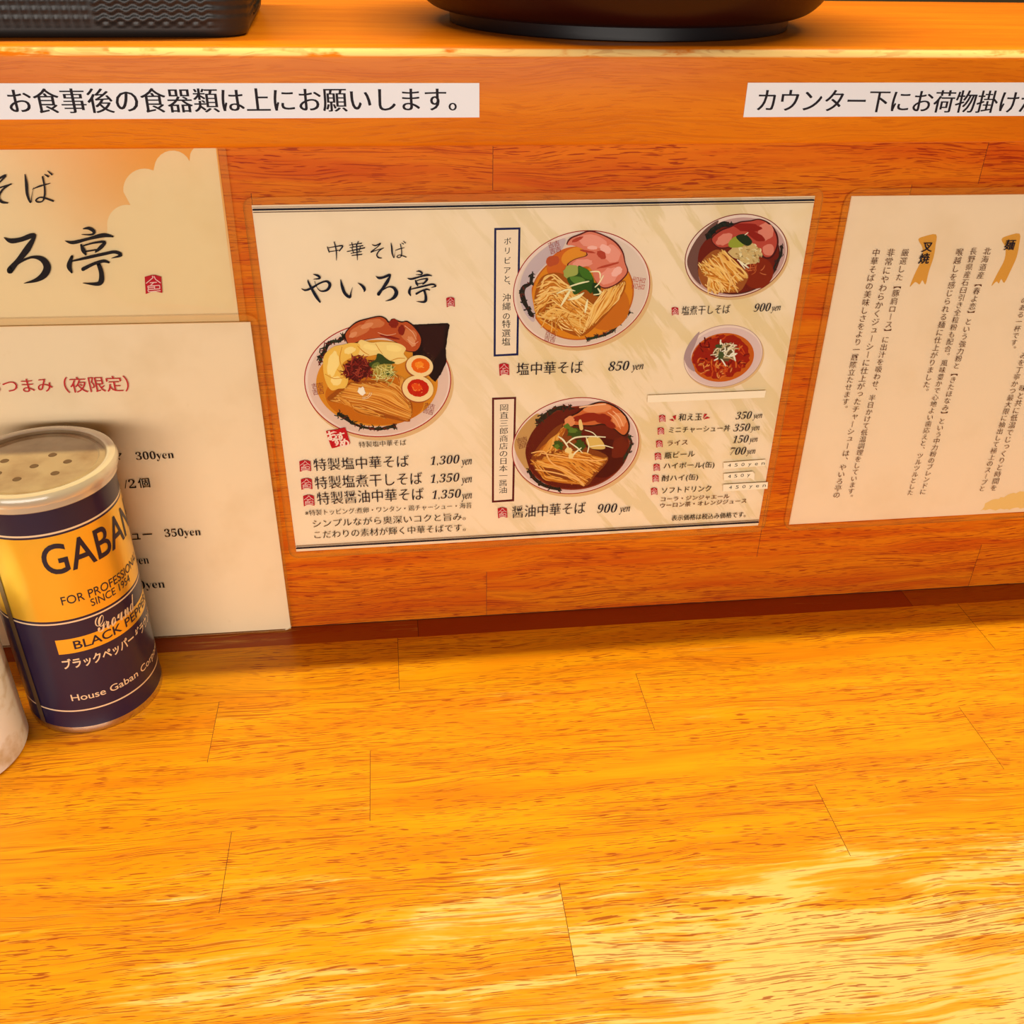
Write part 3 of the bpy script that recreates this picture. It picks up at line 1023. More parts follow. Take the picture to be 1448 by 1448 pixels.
# 2 salt ramen
p = Print(YI - 0.00004, K(680, 300, 5.569), pw=1.18)
bowl_base(p, 793, 603, 548, 452, -17, (176, 42, 38), (228, 198, 176), (226, 142, 34), (797, 652), 402, 340, -17, 7, (200, 110, 40))
p.smooth([(310, 560), (380, 400), (520, 270), (660, 205), (640, 290), (520, 400), (420, 520), (400, 640), (430, 820), (400, 860), (320, 740)], (206, 178, 172))
p.ell(700, 400, 190, 120, (214, 112, 40), -20)
p.ell(740, 350, 110, 70, (230, 150, 50), -20)
blobs(p, [(565, 385, 60, 40, -20)], (196, 92, 50))
dragon(p, [(400, 500), (390, 560), (340, 590), (325, 640), (340, 700), (370, 760), (400, 810)], [(52, 42, 32), (66, 58, 44), (110, 44, 34)], 34, 22)
dragon(p, [(1170, 790), (1130, 820), (1090, 870), (1040, 930), (980, 965), (910, 985), (840, 1000)], [(50, 62, 40), (66, 52, 40), (120, 50, 40)], 20, 22)
twin(p, 1240, 560, 56, -82, (196, 96, 78))
twin(p, 580, 275, 52, -15, (170, 60, 44))
twin(p, 548, 975, 50, 12, (170, 66, 50))
p.ell(980, 740, 190, 190, (208, 120, 34), -40)
p.smooth([(425, 650), (480, 510), (620, 480), (760, 560), (930, 640), (1060, 560), (1140, 545), (1110, 660), (960, 840), (800, 975), (640, 930), (500, 860), (435, 760)], (176, 96, 22))
noodle_field(p, 34, lambda t: (430 + 30 * t, 800 - 250 * t), lambda t: (540 + 40 * t, 700 - 190 * t), lambda t: (760 - 20 * t, 700 - 90 * t), 10, NOO_L, 22)
noodle_field(p, 70, lambda t: (440 + 250 * t, 800 - 190 * t + 40 * math.sin(t * 7)), lambda t: (580 + 230 * t, 840 - 150 * t), lambda t: (770 + 180 * t, 965 - 190 * t), 10, NOO_L, 24)
noodle_field(p, 44, lambda t: (1140 - 170 * t, 550 + 70 * t), lambda t: (1085 - 200 * t, 680 + 60 * t), lambda t: (930 - 130 * t, 840 + 100 * t), 10, NOO_L, 10)
scatter(p, 24, 640, 850, 150, 70, 150, 8, NOO_L, 1.2)
for a in ([(480, 600, 11), (500, 520, 12), (560, 500, 12), (620, 560, 11)], [(430, 700, 10), (520, 640, 12), (620, 620, 11)], [(480, 830, 10), (580, 760, 12), (760, 820, 10)]):
    p.stroke(a, (246, 196, 118))
p.smooth([(675, 255), (700, 205), (780, 170), (860, 145), (960, 175), (1060, 230), (1120, 310), (1140, 400), (1160, 470), (1110, 540), (1030, 590), (960, 600), (900, 540), (860, 440), (760, 420), (700, 430), (680, 410), (740, 370), (830, 340), (800, 290), (720, 260)], (112, 40, 34))
p.smooth([(682, 258), (710, 212), (785, 180), (860, 155), (955, 183), (1050, 238), (1110, 315), (1132, 400), (1150, 470), (1100, 535), (1030, 580), (960, 590), (900, 535), (860, 440), (770, 420), (705, 435), (690, 410), (745, 372), (840, 340), (800, 290), (720, 262)], (224, 132, 104))
blobs(p, [(880, 230, 120, 50, 10), (1030, 330, 80, 60, 50), (1010, 500, 90, 55, -30), (800, 400, 80, 30, -5)], (236, 158, 134))
blobs(p, [(980, 290, 50, 30, 30), (1070, 470, 50, 30, -40), (880, 280, 40, 16, 0)], (244, 184, 164))
blobs(p, [(950, 335, 40, 30, 40), (760, 215, 50, 14, -25), (1000, 420, 90, 9, -15), (840, 310, 60, 9, 10)], (190, 78, 54))
blobs(p, [(720, 470, 75, 55, -10)], (176, 172, 90))
p.smooth([(680, 520), (760, 490), (770, 420), (850, 470), (890, 540), (870, 640), (820, 610), (740, 650), (710, 590)], (62, 92, 28))
p.smooth([(770, 430), (850, 460), (880, 530), (800, 510)], (84, 122, 38))
p.smooth([(700, 510), (780, 510), (820, 540), (740, 560)], (110, 140, 58))
p.smooth([(880, 560), (940, 580), (930, 660), (880, 640)], (50, 70, 26))
for a in ([(700, 585, 10), (780, 560, 13), (850, 545, 9)], [(630, 740, 9), (670, 670, 22), (700, 620, 14)], [(690, 690, 10), (760, 670, 26), (810, 635, 10)], [(820, 790, 10), (830, 740, 20), (840, 690, 8)],
          [(900, 590, 9), (930, 560, 10), (965, 500, 8)], [(890, 650, 8), (940, 640, 10), (920, 600, 8), (950, 630, 8)], [(860, 470, 8), (930, 470, 12), (940, 520, 8)], [(600, 640, 8), (680, 610, 12), (740, 620, 8)]):
    p.stroke(a, (246, 226, 176))
p.build('bowl_picture', menu)

# 3 soy ramen
p = Print(YI - 0.00004, K(680, 540, 5.569), pw=1.18)
bowl_base(p, 745, 502, 506, 376, -11, (172, 48, 40), (226, 188, 172), (118, 36, 18), (756, 520), 408, 318, -11, 7, (150, 60, 30))
p.smooth([(265, 470), (330, 350), (440, 250), (470, 300), (390, 420), (350, 560), (390, 720), (340, 670), (280, 570)], (206, 156, 96))
dragon(p, [(700, 205), (640, 205), (590, 215), (540, 245), (490, 280), (450, 320)], [(58, 44, 30), (70, 60, 40), (110, 40, 30)], 34, 30)
dragon(p, [(380, 700), (410, 750), (470, 800), (540, 830), (620, 845)], [(52, 40, 28), (64, 50, 34), (100, 40, 30)], 26, 20)
dragon(p, [(1165, 430), (1185, 480), (1160, 550), (1110, 630)], [(58, 60, 40), (100, 40, 30), (60, 40, 30)], 18, 24)
twin(p, 328, 478, 46, -15, (140, 56, 40))
p.ell(960, 600, 170, 150, (96, 22, 10), -30)
p.smooth([(400, 590), (480, 470), (600, 350), (700, 330), (760, 480), (960, 560), (1000, 620), (900, 740), (820, 820), (640, 760), (480, 740), (410, 660)], (150, 76, 28))
noodle_field(p, 34, lambda t: (600 + 90 * t, 420 - 90 * t), lambda t: (510 + 130 * t, 500 - 90 * t), lambda t: (420 + 200 * t, 590 - 60 * t), 10, NOO, 10)
noodle_field(p, 76, lambda t: (395 + 260 * t, 640 - 90 * t), lambda t: (610 + 220 * t, 680 - 130 * t + 20 * math.sin(9 * t)), lambda t: (800 + 190 * t, 815 - 210 * t), 9, NOO, 16)
noodle_field(p, 12, lambda t: (400 + 40 * t, 600 + 90 * t), lambda t: (520, 730 + 40 * t), lambda t: (700 + 80 * t, 800), 8, NOO, 14)
for a in ([(400, 560, 9), (500, 550, 11), (560, 640, 11), (740, 740, 10), (810, 820, 7)], [(430, 690, 9), (600, 720, 11), (760, 770, 10), (815, 815, 7)], [(470, 560, 8), (700, 600, 10), (900, 620, 10), (990, 610, 6)]):
    p.stroke(a, (244, 184, 110))
p.smooth([(640, 350), (690, 280), (760, 240), (830, 190), (950, 155), (1060, 190), (1140, 260), (1172, 330), (1165, 400), (1120, 430), (1040, 370), (960, 340), (880, 350), (800, 350), (700, 345)], (70, 24, 14))
p.smooth([(645, 345), (695, 285), (765, 248), (835, 200), (950, 165), (1055, 200), (1130, 268), (1160, 335), (1152, 392), (1115, 415), (1040, 358), (960, 328), (880, 340), (800, 340), (705, 338)], (214, 116, 62))
blobs(p, [(920, 210, 110, 34, -5), (1090, 300, 50, 60, -30), (700, 310, 45, 40, -40)], (230, 150, 96))
blobs(p, [(840, 280, 110, 34, -8), (960, 290, 70, 40, 10), (1010, 330, 60, 24, 30)], (158, 48, 22))
blobs(p, [(1090, 520, 60, 90, 20)], (130, 44, 20))
for a in ([(780, 200, 14), (880, 185, 10), (980, 175, 12)], [(1040, 230, 7), (1090, 280, 8), (1120, 350, 6)], [(1000, 240, 6), (1060, 290, 7), (1100, 370, 5)]):
    p.stroke(a, (244, 186, 140))
blobs(p, [(740, 400, 60, 45, 10), (610, 500, 40, 36, 0), (780, 500, 40, 40, 0)], (78, 92, 30), 0.28)
blobs(p, [(720, 380, 36, 22, 10), (600, 510, 22, 18, 0), (680, 350, 24, 20, 0)], (112, 130, 48), 0.28)
p.smooth([(830, 450), (920, 430), (980, 520), (900, 530), (850, 510)], (226, 184, 104))
p.smooth([(770, 310), (790, 300), (805, 370), (780, 375)], (238, 200, 130))
for a in ([(670, 490, 9), (740, 440, 12), (860, 430, 10), (980, 435, 8)], [(690, 470, 8), (760, 520, 10), (800, 560, 6)], [(710, 600, 8), (740, 560, 12), (790, 520, 8)], [(830, 440, 8), (850, 500, 9), (840, 555, 9)],
          [(860, 510, 6), (960, 500, 8), (1040, 520, 6)], [(610, 430, 8), (650, 460, 14), (690, 520, 9)], [(820, 380, 6), (880, 400, 7), (920, 440, 6)]):
    p.stroke(a, (246, 226, 184))
blobs(p, [(690, 540, 30, 26, 10), (710, 585, 22, 20, 0)], (240, 206, 140), 0.2)
p.build('bowl_picture', menu)

# 4 dried-sardine ramen
p = Print(YI - 0.00004, K(900, 270, 4.825), pw=1.18)
bowl_base(p, 681, 441, 358, 278, -17, (140, 44, 40), (204, 160, 148), (128, 40, 22), (690, 460), 286, 234, -17, 6, (90, 40, 30))
p.smooth([(345, 480), (390, 360), (470, 260), (560, 200), (520, 280), (430, 400), (420, 560), (440, 640), (380, 580)], (130, 88, 76))
dragon(p, [(640, 235), (600, 225), (560, 240), (520, 270), (490, 310)], [(38, 38, 30), (52, 52, 40), (70, 40, 30)], 34, 20)
dragon(p, [(990, 380), (985, 440), (960, 480), (930, 540), (870, 620)], [(50, 46, 38), (80, 44, 38), (40, 40, 36)], 16, 18)
p.ell(830, 560, 110, 100, (150, 52, 20), -50)
p.smooth([(425, 520), (480, 440), (560, 400), (650, 470), (760, 560), (740, 640), (690, 690), (560, 690), (470, 660), (430, 600)], (172, 98, 44))
noodle_field(p, 40, lambda t: (440 + 160 * t, 500 - 90 * t), lambda t: (520 + 150 * t, 560 - 70 * t), lambda t: (600 + 170 * t, 680 - 100 * t), 9, NOO_L, 14)
noodle_field(p, 40, lambda t: (430 + 60 * t, 500 + 80 * t), lambda t: (500 + 80 * t, 590 + 20 * t), lambda t: (480 + 220 * t, 680 + 12 * math.sin(6 * t)), 9, NOO_L, 16)
for a in ([(470, 640, 8), (560, 690, 10), (570, 610, 9)], [(560, 430, 9), (620, 560, 11), (690, 690, 9)], [(630, 690, 8), (650, 600, 9), (700, 560, 8)]):
    p.stroke(a, (240, 190, 120))
scatter(p, 10, 820, 540, 60, 40, 50, 6, [(214, 120, 70), (200, 100, 50)])
p.smooth([(510, 330), (570, 270), (640, 240), (700, 210), (780, 200), (840, 190), (910, 220), (960, 290), (968, 370), (930, 450), (870, 460), (830, 400), (760, 350), (660, 380), (560, 390)], (92, 30, 26))
p.smooth([(516, 330), (575, 276), (645, 248), (705, 218), (780, 208), (840, 198), (900, 226), (948, 292), (956, 368), (922, 440), (875, 448), (836, 396), (760, 346), (660, 374), (565, 384)], (196, 84, 66))
blobs(p, [(880, 280, 55, 60, 30), (900, 400, 40, 40, 0), (600, 330, 60, 34, -30)], (226, 140, 116))
blobs(p, [(760, 250, 90, 30, 5), (820, 310, 60, 26, 25)], (160, 42, 28))
blobs(p, [(770, 430, 80, 70, 20), (690, 420, 60, 40, 0)], (216, 180, 122), 0.15)
scatter(p, 40, 770, 430, 85, 70, 26, 11, [(240, 214, 164), (222, 190, 132), (200, 160, 100)])
p.smooth([(630, 350), (680, 310), (740, 340), (720, 380), (640, 385)], (166, 164, 62))
p.smooth([(680, 310), (740, 295), (790, 345), (760, 375), (710, 350)], (46, 58, 28))
for a in ([(690, 470, 9), (730, 500, 12), (765, 525, 8)], [(740, 300, 5), (760, 285, 6)], [(700, 480, 7), (740, 530, 8)]):
    p.stroke(a, (246, 226, 190))
p.build('bowl_picture', menu)

# 5 small red bowl
p = Print(YI - 0.00004, K(900, 270, 4.825), pw=1.18)
bowl_base(p, 592, 1126, 274, 208, -15, (190, 150, 138), (224, 190, 178), (206, 104, 30), (588, 1136), 216, 164, -12, 4)
p.smooth([(325, 1130), (360, 1040), (430, 960), (400, 1050), (370, 1130), (400, 1230), (350, 1200)], (184, 150, 144))
p.ell(580, 1130, 196, 146, (168, 40, 14), -12, jit=0.06)
scatter(p, 60, 580, 1130, 190, 140, 40, 10, [(206, 78, 26), (140, 28, 12), (224, 120, 50), (120, 24, 12)])
scatter(p, 40, 540, 1210, 130, 60, 30, 9, [(232, 150, 80), (210, 90, 30)])
p.ell(600, 1100, 70, 60, (120, 96, 60), 0, jit=0.2)
scatter(p, 26, 610, 1100, 70, 65, 80, 9, [(236, 212, 176), (206, 176, 130), (246, 230, 204)], 0.8)
blobs(p, [(575, 1120, 20, 30, 10), (560, 1060, 24, 12, 0)], (84, 92, 50), 0.2)
p.build('bowl_picture', menu)

# paper stickers stuck over the film
M['sticker'] = mat('label_tape', ink((250, 220, 172)), 0.6)
kk = K(900, 550, 6.58)
YS = -0.00195


def sticker(pts, writing=None, xs=None, ys=None, name='price_sticker'):
    c = quadpx([kk(*q) for q in pts], YS)
    o = sheet(name, c, YS, YS - 0.00025, M['sticker'], menu)
    o['label'] = 'small cream paper sticker over the film'
    if writing:
        q = Print(YS - 0.0003, kk)
        T_ = q.text
        n_ = len(writing)
        for i, ch in enumerate(writing):
            x0 = xs[0] + (xs[1] - xs[0]) * i / (n_ - 1) - 13
            y0 = ys[0] + (ys[1] - ys[0]) * i / (n_ - 1)
            dsc = 8 if ch == 'y' else 0
            T_(ch, x0, y0 + dsc, x0 + 28, y0 - 1.5 + dsc, 30 if ch not in 'en' else 22, BLACK, off=0.0, mincho=0.0)
        q.build('price', o)
    return o


sticker([(100, 125), (1190, 78), (1205, 13), (105, 58)], name='blank_sticker')
sticker([(810, 745), (1198, 712), (1200, 655), (808, 685)], '450yen', (862, 1176), (727, 707))
sticker([(812, 848), (1060, 828), (1094, 850), (1100, 790), (1080, 766), (810, 788)], '450y', (862, 1040), (830, 815))
sticker([(805, 952), (1218, 926), (1222, 865), (805, 888)], '450yen', (872, 1186), (932, 913))

# ================================================================== SHOP SHEET UPPER LEFT
PAPER_L = paper_mat('shop_sheet_paper', ink((238, 196, 136)), ink((226, 178, 112)), 0.35, 'cloud', ink((233, 146, 38)))
PAPER_LC = paper_mat('cloud_print', ink((236, 194, 132)), ink((226, 176, 108)), 0.4)
c = [(-0.30, 0.2090), (-0.0142, 0.2090), (-0.0134, 0.3010), (-0.30, 0.3010)]
shop = laminated('shop_poster', 'laminated shop sheet with brush lettering and apricot sky at the upper left', 'poster', None, PAPER_L, corners=c)
# scalloped cloud printed in the upper right corner
kc = K(0, 205, 4.2588)
sc = [(1300, 20), (1200, 15)]
for cx, cy_, rr, a0, a1 in ((1215, 75, 72, -90, -165), (1040, 145, 112, -25, -175), (870, 270, 128, -65, -185), (765, 480, 120, -80, -190), (720, 640, 120, -130, -215), (820, 800, 160, 170, 110)):
    for i in range(11):
        a = math.radians(a0 + (a1 - a0) * i / 10)
        sc.append((cx + rr * math.cos(a), cy_ + rr * math.sin(a)))
sc += [(1100, 960), (1400, 990), (1405, 900)]
V = [tuple(W(*kc(x, y), YI)) for x, y in sc]
V = [(min(x, -0.0136), y, z) for x, y, z in V]
mesh_obj('cloud_picture', V, [tuple(range(len(V)))], PAPER_LC, shop)
pr = Print(YT, kc)
pr.k = kc
INKB = (30, 20, 19)
brush(pr, 'そ', -77, 175, 67, 352, INKB)
brush(pr, 'ば', 148, 155, 325, 350, INKB)
brush(pr, 'い', -400, 590, -110, 810, INKB)
brush(pr, 'ろ', 25, 535, 300, 835, INKB)
brush(pr, '亭', 392, 498, 730, 840, INKB)
pr.build('lettering', shop)
stamp(shop, 216.8, 402.4, 24.5, 27, YT)

# ================================================================== PRICE LIST LOWER LEFT
PAPER_P = paper_mat('price_list_paper', ink((240, 200, 150)), ink((220, 176, 120)), 0.4)
c = [(-0.30, 0.0012), (-0.0079, 0.0012), (-0.0082, 0.2096), (-0.30, 0.2120)]
b = -0.0021
plist = thing('price_list', 'laminated evening snack price list standing behind the pepper can', 'menu', (-0.15, b, 0.0008))
sheet('paper', c, b - 0.0003, b - 0.0006, PAPER_P, plist)
cf = [(-0.304, 0.0008), (-0.0066, 0.0008), (-0.0038, 0.2140), (-0.304, 0.2162)]
film(cf, c, b - 0.0001, b - 0.0019, plist, 0.007)
pr = Print(b - 0.0015)
T = pr.text
PR_RED = (196, 36, 40)
T('おつまみ', -17, 556.5, 76, 553.5, 19, PR_RED, off=-0.010)
T('（夜限定）', 93, 556, 184, 553.5, 22.5, PR_RED, off=-0.010)
pr.build('heading', plist)['label'] = 'red evening-only heading'
pr = Print(b - 0.0015)
T = pr.text
for s, x0, y0, x1, y1, h in (('マ', 160, 651, 174, 649.6, 9), ('300yen', 193.7, 653.6, 247, 651, 14), ('n', 160, 691, 171, 690.6, 7), ('/2', 176.5, 690.8, 193, 690.2, 12.5),
                             ('個', 196.5, 690.4, 213, 689.4, 14), ('yen', 160, 730.5, 180, 729.5, 10), ('ュー', 187, 763.5, 216.5, 761.5, 8.5), ('350yen', 234.3, 762.6, 285, 760, 14),
                             ('yen', 190.5, 801.5, 212, 800, 10.5), ('00yen', 187, 836, 234.5, 834, 14)):
    T(s, x0, y0, x1, y1, h, BLACK, off=-0.008 if ord(s[-1]) < 128 else 0.0, mincho=0.0 if ord(s[-1]) < 128 else 0.012, serif=True)
pr.build('lettering', plist)

# ================================================================== TEXT SHEET ON THE RIGHT
PAPER_R = paper_mat('story_sheet_paper', ink((244, 202, 154)), ink((228, 182, 126)), 0.3)
c = [(0.3178, 0.0605), (0.616, 0.0615), (0.614, 0.2700), (0.3166, 0.2709)]
story = laminated('text_poster', 'laminated sheet of upright text columns right of the menu', 'poster', None, PAPER_R, corners=c, radius=0.010)
k8 = K(1100, 260, 2.8966)
cl = Print(YI - 0.00002, k8)
cl.poly([(828, 1338), (860, 1300), (905, 1290), (950, 1272), (1008, 1258), (1200, 1180), (1500, 1150), (1500, 1300)], (236, 182, 100), jit=4)
cl.build('cloud_picture', story)
for pts in ([(575, 228), (600, 215), (648, 207), (646, 250), (638, 300), (618, 360), (605, 412), (592, 395), (580, 412), (562, 402), (540, 422), (560, 370), (588, 310), (592, 262)],
            [(916, 228), (940, 213), (990, 204), (988, 250), (978, 300), (955, 352), (928, 405), (915, 390), (905, 408), (895, 400), (874, 418), (900, 365), (928, 310), (932, 262)]):
    pr = Print(YI - 0.00002, k8)
    pr.smooth(pts, (222, 146, 52), 3)
    pr.build('brush_mark', story)
pr = Print(YT, k8)
for s, x0, y0, x1, y1 in (
        ('厳選した【豚肩ロース】に出汁を吸わせ、半日かけて低温調理をしています。', 522, 282, 294, 1285),
        ('非常にやわらかくジューシーに仕上がったチャーシューは、やいろ亭の', 463, 282, 241, 1275),
        ('中華そばの美味しさをより一層際立たせます。', 403, 282, 272, 922),
        ('北海道産【春よ恋】という強力粉と【きたほなみ】という中力粉のブレンドに', 858, 276, 595, 1262),
        ('長野県産石臼引き全粒粉も配合。風味豊かで心地よい歯応えと、ツルツルとした', 802, 276, 543, 1265),
        ('喉越しを感じられる麺に仕上がりました。', 745, 280, 603, 852)):
    pr.column(s, x0, y0, x1, y1, BROWN, fill=0.98, off=-0.013, mincho=0.012, wide=1.0)
pr.k = K()
pr.column('味と共に低温でじっくりと時間を', 1446.5, 549, 1405.5, 690, BROWN, fill=0.98, off=-0.013, mincho=0.012)
pr.column('みを丁寧かつ最大限に抽出して極上のスープと', 1447.5, 503, 1389, 691, BROWN, fill=0.98, off=-0.013, mincho=0.012)
pr.column('のある一杯です。', 1448.5, 425, 1432, 494, BROWN, fill=0.98, off=-0.013, mincho=0.012)
pr.k = k8
pr.glyph('叉', 613, 258, 46, NAVY, off=0.006, mincho=0.012)
pr.glyph('焼', 600, 306, 46, NAVY, off=0.006, mincho=0.012)
pr.glyph('麺', 951, 250, 46, NAVY, off=0.004, mincho=0.012)
pr.build('lettering', story)

# ================================================================== NOTICE STRIPS ON THE LEDGE FRONT
M['strip'] = mat('white_label_tape', (0.82, 0.80, 0.82), 0.45)
YF = -0.0300
for nm, lab, x0, x1, z0, z1, args in (
        ('notice_strip', 'long white label about returning dishes, stuck left on the ledge front', -0.125, 0.1124, 0.3169, 0.3317,
         ('お食事後の食器類は上にお願いします。', 15.5, 160.5, 646, 157, 34.5)),
        ('notice_strip', 'white label about hanging bags, stuck right on the ledge front', 0.2398, 0.62, 0.3165, 0.3318,
         ('カウンター下にお荷物掛けが', 1069.5, 157.8, 1467, 160, 32))):
    t = thing(nm, lab, 'sign', ((x0 + x1) / 2, YF, z0), 'notice labels on the ledge front')
    sheet('label_tape', [(x0, z0), (x1, z0), (x1, z1), (x0, z1)], YF - 0.0001, YF - 0.0005, M['strip'], t)
    q = Print(YF - 0.0006)
    q.text(*args, (44, 34, 34), off=-0.005, mincho=0.020)
    q.build('lettering', t)


# ================================================================== LATHED THINGS
def lathe(name, prof_, mats, parent=None, mi=None, seg=96, centre=(0, 0, 0), a0=0.0, a1=2 * PI, smooth=True):
    """revolve (radius, z) points"""
    full = abs(a1 - a0 - 2 * PI) < 1e-6
    ns = seg if full else seg + 1
    V, Fc, m_ = [], [], []
    for r_, z in prof_:
        for i in range(ns):
            a = a0 + (a1 - a0) * i / seg
            V.append((centre[0] + r_ * math.cos(a), centre[1] + r_ * math.sin(a), centre[2] + z))
    for j in range(len(prof_) - 1):
        for i in range(seg):
            k_ = (i + 1) % ns
            Fc.append((j * ns + i, j * ns + k_, (j + 1) * ns + k_, (j + 1) * ns + i))
            m_.append(mi[j] if mi else 0)
    o = mesh_obj(name, V, Fc, mats, parent, mi=m_, smooth=smooth)
    o.data.set_sharp_from_angle(angle=math.radians(35))
    return o


# ------------------------------------------------------------------ pepper can
CX, CY, CR = -0.1181, -0.0480, 0.0368
M['navy'] = mat('navy_can_paint', (0.009, 0.005, 0.034), 0.32, coat=0.2, coat_rough=0.12)
M['gold'] = mat('gold_foil', (0.93, 0.58, 0.05), 0.33, 0.7, coat=0.3, coat_rough=0.12)
M['palegold'] = mat('pale_gold_ink', (0.82, 0.64, 0.42), 0.35, 0.25)
M['tin'] = mat('tinplate', (0.62, 0.56, 0.46), 0.25, 1.0)
M['tin_dark'] = mat('tarnished_tinplate', (0.30, 0.22, 0.13), 0.40, 0.9)

can = thing('pepper_can', 'navy and gold ground pepper can with a cloudy plastic lid', 'can', (CX, CY, 0))
cz = [(0, CR - 0.001, 0), (0.0003, CR + 0.0002, 0), (0.0034, CR + 0.0004, 0), (0.0044, CR, 1), (0.0162, CR, 2), (0.0172, CR, 1), (0.0768, CR, 2), (0.0778, CR, 1), (0.0792, CR, 3),
      (0.1305, CR, 1), (0.1317, CR, 2), (0.1328, CR, 1), (0.1490, CR, 0), (0.1500, CR - 0.001, 0)]
prof_ = [(0.0, 0.0004)] + [(r_, z) for z, r_, _ in cz]
mi_ = [0] + [m_ for _, _, m_ in cz[:-1]]
lathe('body', prof_, [M['tin'], M['navy'], M['palegold'], M['gold']], can, mi_, 128, (CX, CY, 0))


def on_can(th, z, lift=0.0):
    a = math.radians(th)
    return (CX + (CR + lift) * math.cos(a), CY + (CR + lift) * math.sin(a), z)


def can_patch(name, t0, t1, z0, z1, m, lift):
    n_ = max(2, int(abs(t1 - t0) / 2))
    V = [on_can(t0 + (t1 - t0) * i / n_, z, lift) for z in (z0, z1) for i in range(n_ + 1)]
    Fc = [(i, i + 1, n_ + 2 + i, n_ + 1 + i) for i in range(n_)]
    return mesh_obj(name, V, Fc, m, can, smooth=True)


can_patch('side_seam', -128.5, -122.5, 0.0046, 0.1480, M['tin_dark'], 0.00035)
can_patch('name_bar', -90, 22, 0.0572, 0.0668, M['gold'], 0.00008)


def can_text(name, items, m):
    V, Fc = [], []
    for s, t0, t1, z0, z1, off in items:
        v, f = glyphs(s, off, 0.0, 5)
        xa, xb = min(q[0] for q in v), max(q[0] for q in v)
        ya, yb = min(q[1] for q in v), max(q[1] for q in v)
        n_ = len(V)
        for x, y in v:
            V.append(on_can(t0 + (t1 - t0) * (x - xa) / (xb - xa), z0 + (z1 - z0) * (y - ya) / (yb - ya), 0.00016))
        Fc += [tuple(i + n_ for i in q) for q in f]
    # keep long faces on the curve
    bm = bmesh.new()
    me = bpy.data.meshes.new(name)
    me.from_pydata(V, [], Fc)
    bm.from_mesh(me)
    bmesh.ops.triangulate(bm, faces=bm.faces)
    for _ in range(2):
        ed = [e for e in bm.edges if e.calc_length() > 0.0035]
        if ed:
            bmesh.ops.subdivide_edges(bm, edges=ed, cuts=1)
    bmesh.ops.triangulate(bm, faces=bm.faces)
    for q in bm.verts:
        d = Vector((q.co.x - CX, q.co.y - CY))
        d = d.normalized() * (CR + 0.00016)
        q.co.x, q.co.y = CX + d.x, CY + d.y
    bm.to_mesh(me)
    bm.free()
    me.materials.append(m)
    o = bpy.data.objects.new(name, me)
    COL.objects.link(o)
    o.parent = can
    o.matrix_parent_inverse = Matrix.Translation(can.location).inverted()
    return o


SCRIPT = ''.join(chr(0x1D4D0 + ord(ch) - 65) if ch.isupper() else chr(0x1D4EA + ord(ch) - 97) for ch in 'Ground')
M['navy_text'] = mat('navy_print', (0.010, 0.006, 0.022), 0.4)
can_text('lettering', [('GABAN', -82.5, 14, 0.1080, 0.1262, 0.010), ('FOR PROFESSIONAL', -77, 9, 0.0888, 0.0940, 0.0), ('SINCE 1954', -56, -14, 0.0832, 0.0878, 0.0),
                       ('BLACK PEPPER', -77, 10, 0.0594, 0.0650, 0.012)], M['navy_text'])
can_text('lettering', [(SCRIPT, -57, -15, 0.0655, 0.0756, 0.004), ('ブラックペッパーグラウンド', -89.5, 14, 0.0468, 0.0540, 0.025), ('House Gaban Corporation', -90.5, 28, 0.0228, 0.0288, 0.008)], M['palegold'])

# plastic shaker lid
M['lid'] = mat('cloudy_plastic', (0.62, 0.42, 0.22), 0.30, coat=0.3)
nt = M['lid'].node_tree
tc = node(nt, 'ShaderNodeTexCoord')
n1 = node(nt, 'ShaderNodeTexNoise')
n1.inputs['Scale'].default_value = 60
n1.inputs['Detail'].default_value = 5
nt.links.new(tc.outputs['Object'], n1.inputs['Vector'])
mr = node(nt, 'ShaderNodeMapRange')
nt.links.new(n1.outputs['Fac'], mr.inputs[0])
mr.inputs[1].default_value, mr.inputs[2].default_value = 0.38, 0.66
mx = node(nt, 'ShaderNodeMix', data_type='RGBA')
nt.links.new(mr.outputs[0], mx.inputs[0])
mx.inputs[6].default_value = (0.34, 0.23, 0.12, 1)
mx.inputs[7].default_value = (0.22, 0.12, 0.045, 1)
bs = nt.nodes['Principled BSDF']
nt.links.new(mx.outputs[2], bs.inputs['Base Color'])
bs.inputs['Transmission Weight'].default_value = 0.12
M['lid_rim'] = mat('clear_plastic_rim', (0.58, 0.47, 0.33), 0.22, coat=0.6)
M['lid_rim'].node_tree.nodes['Principled BSDF'].inputs['Transmission Weight'].default_value = 0.25
LT = 0.1562
lr = 0.0399
lid = lathe('lid', [(0.0, LT - 0.0026), (0.0300, LT - 0.0026), (0.0310, LT - 0.0018), (0.0322, LT - 0.0022), (0.0334, LT - 0.0024), (0.0345, LT - 0.0010), (0.0352, LT - 0.0004), (0.0372, LT), (0.0388, LT - 0.0006), (0.0397, LT - 0.0022),
                    (0.0399, LT - 0.0045), (0.0394, LT - 0.0062), (0.0384, LT - 0.0068), (0.0383, LT - 0.0098), (0.0377, LT - 0.0104), (0.0370, LT - 0.0100)],
            [M['lid'], M['lid_rim']], can, [0, 0, 0, 0, 0] + [1] * 10, 128, (CX, CY, 0))
M['hole'] = mat('pepper_hole', (0.10, 0.045, 0.015), 0.7)
